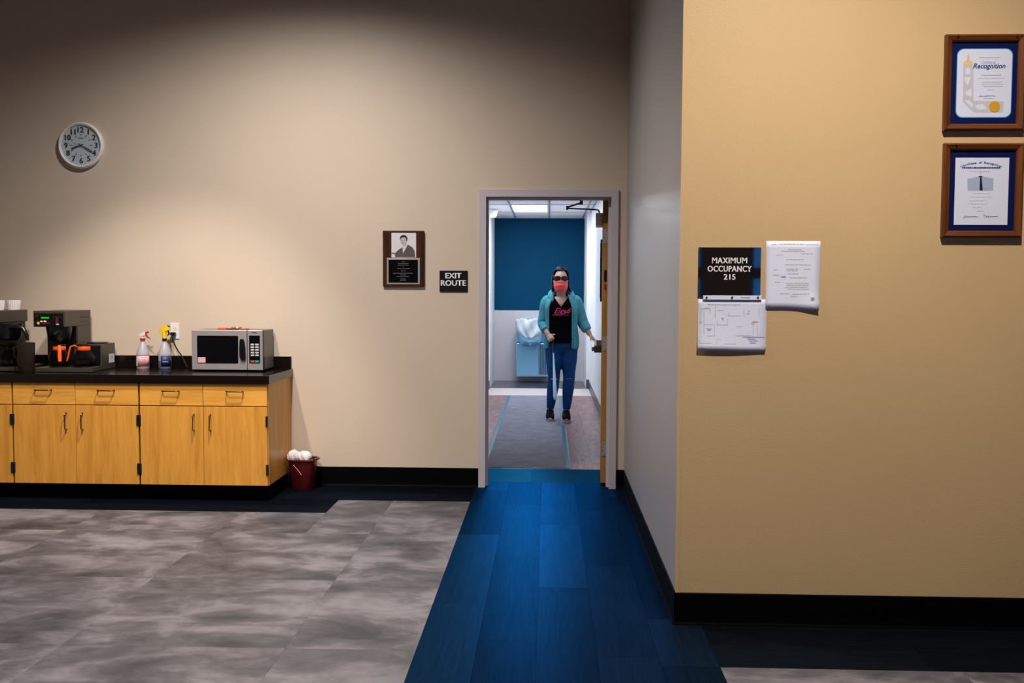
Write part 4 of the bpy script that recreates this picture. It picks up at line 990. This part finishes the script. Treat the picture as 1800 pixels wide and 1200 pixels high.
def squiggle(par, vf, x0, x1, y, amp, yv, m='ink_blue_pale', seed=1):
    rg = random.Random(seed); pts = []
    for i in range(22):
        tt = i/21; a_ = vf(x0+(x1-x0)*tt+10*math.sin(i*1.9), y+amp*math.sin(i*2.1+seed)*(1.2-tt)*rg.uniform(.3, 1)); pts.append((a_[0], yv-.0005, a_[1]))
    MB().tube(pts, .0009, 5).build('signature', m, par)
squiggle(ce, V, 550, 800, 825, 30, yq)
for px in (1680, 1782.5):
    q = R(px, 65.5); MB().disc_y(q[0], q[1], .004, YR-.029, YR-.02, 12).build('brass_pin', 'brass', T1)
T2, B2 = frame('framed_certificate', (R(1656.8, 252.8), R(1791, 418)), 'wood-framed certificate with square white paper and a dark obelisk, blue mat', None)
q0 = R(1678.3, 277.6); q1 = R(1768.8, 395.2)
ce = MB().box(q0[0], q1[0], yc-.0010, yc, q1[1], q0[1]).build('certificate', 'paper2', T2)
V = lambda x, y: R(1680+x*100/1500, 270+y*80/1200)
q = V(645, 248); text('heading', 'Certificate  of  Recognition', 'ink_blue', ce, q[0], q[1], yq, w=1040*100/1500*YR/F, h=75*100/1500*YR/F, heavy=.012, bend=2.4)
q = V(655, 380); pm = MB(); rng = random.Random(3); lines(pm, ((150, 1160, 380),), V, .0062, yq); pm.build('heading', 'ink_blue', ce)
poly('capitol_print', [(290, 980), (280, 670), (570, 610), (690, 610), (970, 660), (960, 980)], 'pale_blue_print', ce)
poly('obelisk_print', [(600, 975), (615, 625), (585, 622), (585, 592), (672, 592), (672, 622), (655, 625), (685, 975)], 'ink', ce, 1)
poly('obelisk_print', [(598, 525), (628, 495), (660, 525)], 'ink_red', ce, 1)
pm = MB(); VV = lambda x, y: R(1640+x*160/1011, 240+y*190/1200)
lines(pm, ((390, 640, 390), (440, 630, 632), (400, 660, 672), (390, 590, 712), (370, 600, 748), (430, 545, 788), (590, 610, 788), (480, 570, 828)), VV, .0022, yq); pm.build('text_lines', 'ink_pale', ce)
squiggle(ce, VV, 325, 480, 890, 18, yq, 'ink_grey', 2); squiggle(ce, VV, 545, 700, 885, 22, yq, 'ink_grey', 5)
q = R(1676.5, 255.5); MB().disc_y(q[0], q[1], .004, YR-.029, YR-.02, 12).build('brass_pin', 'brass', T2)

# ================================================================== PERSON
PXc, PYc = .152, 10.75
PZ0 = .0065
pe = thing('person', (PXc, PYc, 0), 'person walking down the hall in teal hoodie, coral face mask and sunglasses', 'person')
def W(p): return (p[0]+PXc, p[1]+PYc, p[2]+PZ0)
def ering(cx, cy, z, rx, ry, n=32, p=2.0):
    out = []
    for j in range(n):
        a = 2*PI*j/n; c_, s_ = math.cos(a), math.sin(a)
        out.append(W((cx+rx*math.copysign(abs(c_)**(2/p), c_), cy+ry*math.copysign(abs(s_)**(2/p), s_), z)))
    return out
def limb(mb, pts, rs, n=16): return mb.tube([W(p) for p in pts], rs, n, up=(0, 1, 0))
SHL, SHR = (-.165, .015, 1.335), (.165, .015, 1.335)
ELL, ELR = (-.205, .05, 1.075), (.238, .03, 1.085)
WRL, WRR = (-.145, -.10, .955), (.315, -.03, .955)
HIPL, HIPR = (-.082, 0, .86), (.082, 0, .86)
KNL, KNR = (-.078, -.05, .475), (.09, -.02, .475)
ANL, ANR = (-.118, .03, .10), (.062, -.03, .095)
HZ = 1.555
bd = MB()
bd.loft([ering(0, .0, z, rx, ry) for z, rx, ry in ((.82, .12, .09), (.88, .158, .105), (.95, .150, .10), (1.03, .128, .088), (1.12, .13, .092), (1.22, .142, .10), (1.30, .155, .092), (1.345, .14, .075), (1.375, .075, .055))])
limb(bd, [(0, .012, 1.33), (-.005, .005, 1.40), (-.008, -.005, 1.47)], [.060, .052, .050])
bd.ell(W((-.010, -.012, HZ)), (.074, .094, .122), 28, 20)                       # skull and face
bd.ell(W((-.010, -.030, HZ-.055)), (.058, .070, .068), 22, 14)                  # jaw
limb(bd, [(-.010, -.098, HZ+.02), (-.010, -.112, HZ-.012), (-.010, -.110, HZ-.024)], [.007, .012, .013], 10)   # nose
for s in (-1, 1): bd.ell(W((-.010+s*.076, .005, HZ-.005)), (.010, .020, .030), 12, 10)
for sh, el, wr in ((SHL, ELL, WRL), (SHR, ELR, WRR)):
    m1 = [(a*.5+c*.5) for a, c in zip(sh, el)]; m2 = [(a*.6+c*.4) for a, c in zip(el, wr)]
    limb(bd, [(sh[0]*.6, sh[1], sh[2]), sh, m1, el, m2, wr], [.050, .048, .042, .037, .036, .027])
for hp_, kn_, an in ((HIPL, KNL, ANL), (HIPR, KNR, ANR)):
    m1 = [(a*.55+c*.45) for a, c in zip(hp_, kn_)]; m2 = [(a*.65+c*.35) for a, c in zip(kn_, an)]
    limb(bd, [(hp_[0], hp_[1], hp_[2]+.03), hp_, m1, kn_, m2, an], [.075, .08, .068, .048, .047, .034])
    limb(bd, [an, (an[0], an[1]-.05, .06), (an[0], an[1]-.15, .035)], [.034, .034, .026])
# her right hand holds the cane grip, her left hand trails near the wall
def handm(wr, fwd, side, curl, thumb_side):
    f_ = Vector(fwd).normalized(); s_ = Vector(side).normalized(); n_ = f_.cross(s_).normalized()
    w0 = Vector(wr); L = .085
    limb(bd, [tuple(w0), tuple(w0+f_*.03), tuple(w0+f_*.06), tuple(w0+f_*L)], [(.024, .024), (.017, .033), (.016, .038), (.014, .038)], 14) if False else None
    rings = []
    for t_, wd, th in ((-.01, .025, .021), (.02, .030, .018), (.055, .039, .016), (.085, .038, .013)):
        c_ = w0+f_*t_; rings.append([Vector(W(c_+s_*wd*math.cos(2*PI*j/16)+n_*th*math.sin(2*PI*j/16))) for j in range(16)])
    bd.loft(rings)
    for k, (off, ln) in enumerate(((-.030, .062), (-.010, .074), (.011, .070), (.030, .055))):
        b0_ = w0+f_*.080+s_*off; p1 = b0_+(f_*math.cos(curl*.4)+n_*math.sin(curl*.4))*ln*.42
        p2 = p1+(f_*math.cos(curl)+n_*math.sin(curl))*ln*.34; p3 = p2+(f_*math.cos(curl*1.5)+n_*math.sin(curl*1.5))*ln*.28
        limb(bd, [tuple(b0_-f_*.012), tuple(b0_), tuple(p1), tuple(p2), tuple(p3)], [.009, .0092, .0085, .0078, .0062], 10)
    q0_ = w0+f_*.028+s_*thumb_side*.026; q1_ = q0_+(f_*.6+s_*thumb_side*.75+n_*.25).normalized()*.036; q2_ = q1_+(f_*.85+s_*thumb_side*.15+n_*.5).normalized()*.030
    limb(bd, [tuple(q0_-f_*.01), tuple(q0_), tuple(q1_), tuple(q2_)], [.013, .0125, .0098, .0075], 10)
handm(WRL, (.45, -.62, -.62), (.75, .1, .55), 1.5, 1)
handm(WRR, (.62, -.35, -.70), (-.35, -.93, .1), .5, 1)
body = bd.build('body', 'skin', pe, smooth=2)
rmm = body.modifiers.new('r', 'REMESH'); rmm.mode = 'VOXEL'; rmm.voxel_size = .0045; rmm.use_smooth_shade = True
sm = body.modifiers.new('s', 'SMOOTH'); sm.factor = .5; sm.iterations = 3
# jeans
jn = MB()
jn.loft([ering(0, .0, z, rx, ry, p=2.3) for z, rx, ry in ((.76, .125, .10), (.82, .180, .126), (.87, .180, .122), (.91, .158, .105), (.935, .140, .095))])
for hp_, kn_, an in ((HIPL, KNL, ANL), (HIPR, KNR, ANR)):
    L3 = lambda a, c, t_: tuple(x+(y-x)*t_ for x, y in zip(a, c))
    limb(jn, [(hp_[0], hp_[1], hp_[2]+.02), L3(hp_, kn_, .12), L3(hp_, kn_, .45), L3(hp_, kn_, .8), kn_, L3(kn_, an, .3), L3(kn_, an, .65), L3(kn_, an, .93)], [.086, .104, .095, .074, .066, .066, .054, .042], 18)
jo = jn.build('jeans', 'jeans', pe, smooth=2)
rmm = jo.modifiers.new('r', 'REMESH'); rmm.mode = 'VOXEL'; rmm.voxel_size = .008; rmm.use_smooth_shade = True
sm = jo.modifiers.new('s', 'SMOOTH'); sm.factor = .5; sm.iterations = 4
for kn_, nm in ((KNL, 'skin'), (KNR, 'ink_blue_pale')):
    MB().loft([[W((kn_[0]+.058*math.cos(a), kn_[1]-.070*math.sin(a)-.001, kn_[2]-.005+q+.004*math.sin(5*a))) for a in [PI*(.28+.44*j/10) for j in range(11)]] for q in ((-.008, .008) if nm == 'skin' else (-.002, .002))], cap=False, closed=False).build('knee_rip', nm, jo)
# t-shirt with a V neck
ts = MB(); prof = ((.865, .180, .138), (.90, .176, .134), (.97, .160, .118), (1.05, .145, .106), (1.12, .146, .110), (1.20, .155, .116), (1.26, .160, .110), (1.31, .160, .100), (1.345, .148, .088), (1.375, .10, .068), (1.39, .075, .060))
NR = 120; rings = []
import bisect
def lerp_prof(pf, z):
    for (z0, a0_, b0_), (z1, a1_, b1_) in zip(pf, pf[1:]):
        if z0 <= z <= z1: t_ = (z-z0)/(z1-z0); return a0_+(a1_-a0_)*t_, b0_+(b1_-b0_)*t_
zs = [.865+(1.39-.865)*i/100 for i in range(101)]
for z in zs: rings.append(ering(0, 0, z, *lerp_prof(prof, z), n=NR, p=2.2))
vv = [p for r_ in rings for p in r_]; ff = []
for i in range(100):
    for j in range(NR):
        k = (j+1) % NR
        cx = sum(vv[q][0] for q in (i*NR+j, i*NR+k))/2-PXc; cy = vv[i*NR+j][1]-PYc
        if cy < 0 and abs(cx+.005) < (zs[i]-1.262)*.75: continue
        ff.append((i*NR+j, i*NR+k, (i+1)*NR+k, (i+1)*NR+j))
tsh = MB().add(vv, ff).build('tshirt', 'tshirt', pe, smooth=2)
def shirt_y(x, z): rx, ry = lerp_prof(prof, z); return -ry*(1-min(.98, abs(x)/rx)**2.2)**(1/2.2)
def shirt_text(body_, x, z, w_, h_, shear=0, bold=0):
    o = text('print', body_, 'pink', tsh, x+PXc, z, PYc, w=w_, h=h_, shear=shear, bold=bold)
    for v in o.data.vertices: v.co.y = shirt_y(v.co.x, v.co.z)-.003     # lies on the curved chest
    return o
o = shirt_text('Elev8', .016, 1.226, .19, .060, .5, 0)
lab(o, 'hot pink script print')
sw = [(-.085, 1.172), (-.04, 1.176), (.0, 1.180), (.04, 1.192), (.06, 1.204)]
MB().tube([W((x, shirt_y(x, z)-.003, z)) for x, z in sw], .0028, 6).tube([W((x, shirt_y(x, 1.170)-.003, 1.170)) for x in (-.10, -.05, 0, .05, .09)], .0016, 6).build('print', 'pink', tsh)
# hoodie: open front shell, sleeves pushed up, hood bunched behind the neck
hd = MB(); hp2 = ((.80, .185, .135), (.86, .190, .138), (.95, .185, .132), (1.05, .172, .126), (1.15, .174, .130), (1.24, .184, .132), (1.30, .186, .120), (1.345, .165, .105), (1.375, .11, .085), (1.395, .085, .078))
rings = []
for i in range(31):
    z = .80+(1.395-.80)*i/30; rx, ry = lerp_prof(hp2, z)
    half = .128 if z < 1.22 else .128-(z-1.22)*.32
    aL = -PI/2-math.asin(min(.97, (half+.012)/rx)); aR = -PI/2+math.asin(min(.97, (half-.010)/rx))
    a_start, a_end = aR, aL+2*PI; ring = []
    for j in range(41):
        a = a_start+(a_end-a_start)*j/40; c_, s_ = math.cos(a), math.sin(a); p_ = 2.2
        wob = 1+.012*math.sin(7*a+9*z)+.010*math.sin(23*z+3*a)
        ring.append(W((rx*wob*math.copysign(abs(c_)**(2/p_), c_), ry*wob*math.copysign(abs(s_)**(2/p_), s_)+.002, z)))
    rings.append(ring)
hd.loft(rings, cap=False, closed=False)
hs = hd.build('hoodie', 'hoodie', pe, smooth=2); so = hs.modifiers.new('t', 'SOLIDIFY'); so.thickness = .008; so.offset = 1
hd = MB()
for sh, el, wr, s in ((SHL, ELL, WRL, -1), (SHR, ELR, WRR, 1)):
    L3 = lambda a, c, t_: tuple(x+(y-x)*t_ for x, y in zip(a, c))
    limb(hd, [(sh[0]*.62, sh[1], sh[2]+.008), (sh[0]*.95, sh[1], sh[2]-.002), L3(sh, el, .2), L3(sh, el, .45), L3(sh, el, .7), L3(sh, el, .88), el, L3(el, wr, .15), L3(el, wr, .3), L3(el, wr, .42), L3(el, wr, .52), L3(el, wr, .6), L3(el, wr, .66)],
         [.062, .074, .072, .064, .062, .065, .062, .065, .058, .062, .054, .057, .047], 20)
sl = hd.build('sleeves', 'hoodie', hs, smooth=2)
for o in (sl,): sd = o.modifiers.new('s', 'SUBSURF'); sd.levels = 1; sd.render_levels = 1
hd = MB()
hood = [(-.098, -.085, 1.315), (-.118, -.055, 1.36), (-.125, .0, 1.395), (-.10, .06, 1.42), (-.04, .10, 1.435), (.03, .10, 1.435), (.095, .06, 1.42), (.12, .0, 1.395), (.112, -.055, 1.36), (.09, -.085, 1.315)]
limb(hd, hood, [.018, .030, .036, .042, .046, .046, .042, .036, .030, .018], 14)
ho = hd.build('hood', 'hoodie', hs, smooth=2); sd = ho.modifiers.new('s', 'SUBSURF'); sd.levels = 1; sd.render_levels = 1
for s in (-1, 1):
    x0 = .008+s*.115
    xz = -.141 if s < 0 else .119
    MB().tube([W((xz, -.5*0-lerp_prof(hp2, z_)[1]*(1-(abs(xz)/lerp_prof(hp2, z_)[0])**2.2)**(1/2.2)-.004, z_)) for z_ in (1.25, 1.2, 1.15, 1.1, 1.05, 1.0, .95, .9, .85, .81)], .006, 8).build('zip_edge', 'hoodie', hs)
# shoes
for an, s in ((ANL, -1), (ANR, 1)):
    x, y = an[0], an[1]
    sh_ = MB().loft([[W((x+cx_+rx*math.cos(2*PI*j/18), y+yy, zc+rz*math.sin(2*PI*j/18))) for j in range(18)] for yy, cx_, rx, zc, rz in
        ((.065, 0, .020, .07, .04), (.055, 0, .034, .072, .056), (.02, 0, .042, .078, .066), (-.03, 0, .044, .068, .055), (-.09, 0, .048, .052, .040), (-.145, 0, .046, .042, .030), (-.175, 0, .034, .036, .022), (-.188, 0, .012, .034, .010))]).build('shoe', 'shoe', pe, smooth=2)
    MB().loft([[W((x+wd*k, y+yy, zz)) for k, zz in ((-1, 0), (1, 0), (1.02, .022), (-1.02, .022))] for yy, wd in ((.068, .022), (.045, .038), (-.02, .042), (-.09, .048), (-.15, .045), (-.182, .030), (-.196, .014))]).build('sole', 'sole', pe)
    MB().ell(W((x, y-.180, .030)), (.024, .016, .014), 14, 8).build('toe_cap', 'pink' if s > 0 else 'sole', pe, smooth=2)
# face mask
mk = []; fc = (-.010, -.020)
for i in range(13):
    t_ = i/12; z = HZ-.018-.108*t_; ring = []
    for j in range(25):
        a = -PI/2+(j/24-.5)*2*1.25
        bul = 1+.05*math.cos((j/24-.5)*PI)*math.sin(PI*t_)+.035*math.sin(t_*PI*6)*math.cos((j/24-.5)*PI)
        taper = 1-.28*max(0, t_-.45)**1.2/.5**1.2*.8
        ring.append(W((fc[0]+.080*taper*bul*math.cos(a), fc[1]+.104*taper*bul*math.sin(a), z+.010*math.cos((j/24-.5)*PI)*(1-t_)*1.2)))
    mk.append(ring)
mo_ = MB().loft(mk, cap=False, closed=False).build('face_mask', 'mask', pe, smooth=2); so = mo_.modifiers.new('t', 'SOLIDIFY'); so.thickness = .003; so.offset = 1
for s in (-1, 1):
    MB().tube([W((fc[0]+s*.076, -.055, HZ-.022)), W((fc[0]+s*.086, .0, HZ+.012)), W((fc[0]+s*.086, .02, HZ-.005)), W((fc[0]+s*.078, -.01, HZ-.05)), W((fc[0]+s*.068, -.05, HZ-.085))], .0022, 6).build('ear_loop', 'white', mo_)
# sunglasses
sg_ = MB()
for s in (-1, 1):
    pts = []
    for j in range(20):
        a = 2*PI*j/20; x = s*.037+.036*math.copysign(abs(math.cos(a))**.85, math.cos(a)); z = .029*math.copysign(abs(math.sin(a))**.8, math.sin(a))
        pts.append((x, z+.002))
    rg = []
    for off in (0, -.005): rg.append([W((fc[0]+x, -.016-.107*math.cos(min(1.2, abs(x)/.088))+off, HZ+.014+z)) for x, z in pts])
    sg_.loft(rg)
gl = sg_.build('sunglasses', 'lens', pe)
MB().tube([W((fc[0]-.012, -.122, HZ+.026)), W((fc[0], -.126, HZ+.029)), W((fc[0]+.012, -.122, HZ+.026))], .004, 8).build('bridge', 'black', gl)
for s in (-1, 1): MB().tube([W((fc[0]+s*.068, -.082, HZ+.024)), W((fc[0]+s*.080, -.05, HZ+.022)), W((fc[0]+s*.084, .01, HZ+.016))], [(.007, .003)]*3, 8).build('temple', 'black', gl)
# hair: cap shell and side locks
hb = MB(); hr = []
for i in range(17):
    th = PI*.62*i/16; ring = []
    for j in range(37):
        a = 2*PI*j/36; x = .089*math.sin(th)*math.cos(a); y = .108*math.sin(th)*math.sin(a); z = .138*math.cos(th)
        ring.append((x, y, z))
    hr.append(ring)
vv = []; ff = []
for i in range(17):
    for j in range(36):
        x, y, z = hr[i][j]; w_ = 1+.02*math.sin(11*math.atan2(y, x)+i); vv.append(W((fc[0]+x*w_, y*w_+.004, HZ+.002+z)))
for i in range(16):
    for j in range(36):
        k = (j+1) % 36; y = hr[i+1][j][1]; x = (hr[i+1][j][0]+hr[i+1][k][0])/2; z = hr[i+1][j][2]
        if y < -.012 and abs(x) < .082 and z < .098: continue
        ff.append((i*36+j, i*36+k, (i+1)*36+k, (i+1)*36+j))
ha = MB().add(vv, ff).build('hair', 'hair', pe, smooth=2, weld=.0005); so = ha.modifiers.new('t', 'SOLIDIFY'); so.thickness = .012; so.offset = 1
lk = MB()
for s in (-1, 1):
    for k in range(6):
        t_ = k/5; y = .0+.08*t_; e = (.03 if s > 0 else .0)
        limb(lk, [(fc[0]+s*.070, y, HZ+.06), (fc[0]+s*.080, y+.004, HZ), (fc[0]+s*.083, y+.006, HZ-.06), (fc[0]+s*(.090+e*.5), y+.006, HZ-.11), (fc[0]+s*(.095+e*1.4), y+.0, HZ-.155+.02*t_)], [(.018, .014), (.02, .016), (.018, .015), (.016, .013), (.006, .005)], 8)
for k in range(7):
    x = -.066+.022*k
    limb(lk, [(fc[0]+x, .08, HZ+.02), (fc[0]+x*1.1, .09, HZ-.06), (fc[0]+x*1.15, .085, HZ-.14)], [.022, .022, .012], 8)
lk.build('hair_locks', 'hair', ha, smooth=2)
# cane, held in her right hand, tip lifted in mid swing
hgx, hgy, hgz = WRL[0]+.055, WRL[1]-.075, WRL[2]-.075
cn = thing('white_cane', W((hgx, hgy, hgz)), 'white cane held in front of the person by the right hand', 'cane')
tx1, tz1 = P(976, 703, PYc-.45)
top = Vector(W((hgx-.004, hgy+.03, hgz+.035))); tip = Vector((tx1, PYc-.45, tz1))
def on(t_): return tuple(top+(tip-top)*t_)
MB().tube([on(0), on(.05), on(.2), on(.24)], [.008, .010, .010, .008], 12).build('grip', 'black', cn, True)
MB().tube([on(.22), on(.45), on(.75), on(.93), on(.97)], [.006, .011, .019, .022, .018], 14).build('shaft', 'cane', cn, True)
MB().tube([on(.965), on(.99), on(1.0)], [.017, .014, .006], 12).build('tip', 'cane', cn, True)

# ================================================================== CEILING LAMPS OF THE ROOM
for k, (x, y, watts, cone, bl_, colr, aim) in enumerate(DOWNLIGHTS):
    t = thing('recessed_downlight', (x, y, CEIL), ['recessed ceiling downlight washing the beige wall', 'recessed ceiling downlight in front of the cabinets', 'recessed ceiling downlight in front of the tan wall', 'added unseen fill downlight over the middle of the tiled floor'][k], 'ceiling light', 'recessed downlights')
    prf = [(.085, 0), (.105, 0), (.11, -.004), (.105, -.008), (.085, -.006)]
    n = 32; vs_ = [(x+r_*math.cos(2*PI*j/n), y+r_*math.sin(2*PI*j/n), CEIL+z) for j in range(n) for r_, z in prf]
    MB().add(vs_, [(j*5+i, j*5+(i+1) % 5, ((j+1) % n)*5+(i+1) % 5, ((j+1) % n)*5+i) for j in range(n) for i in range(5)]).build('trim_ring', 'white', t, True)
    MB().lathe(x, y, [(.086, CEIL-.003), (.086, CEIL)], 32).build('lens', 'lamp_glow', t)
    L = bpy.data.lights.new('downlight', 'SPOT'); L.energy = watts; L.spot_size = math.radians(cone); L.spot_blend = bl_; L.color = colr; L.shadow_soft_size = .08
    lo = bpy.data.objects.new('downlight', L); C.objects.link(lo); lo.parent = t; lo.location = (0, 0, -.02)
    if aim: lo.rotation_euler = (Vector(aim)-Vector((x, y, CEIL))).to_track_quat('-Z', 'Y').to_euler()

for o in bpy.data.objects:
    if o.name.split('.')[0] in ('text_lines', 'plan_lines', 'plan_notes', 'plan_marks', 'engraved_lines'): o['kind'] = 'stuff'
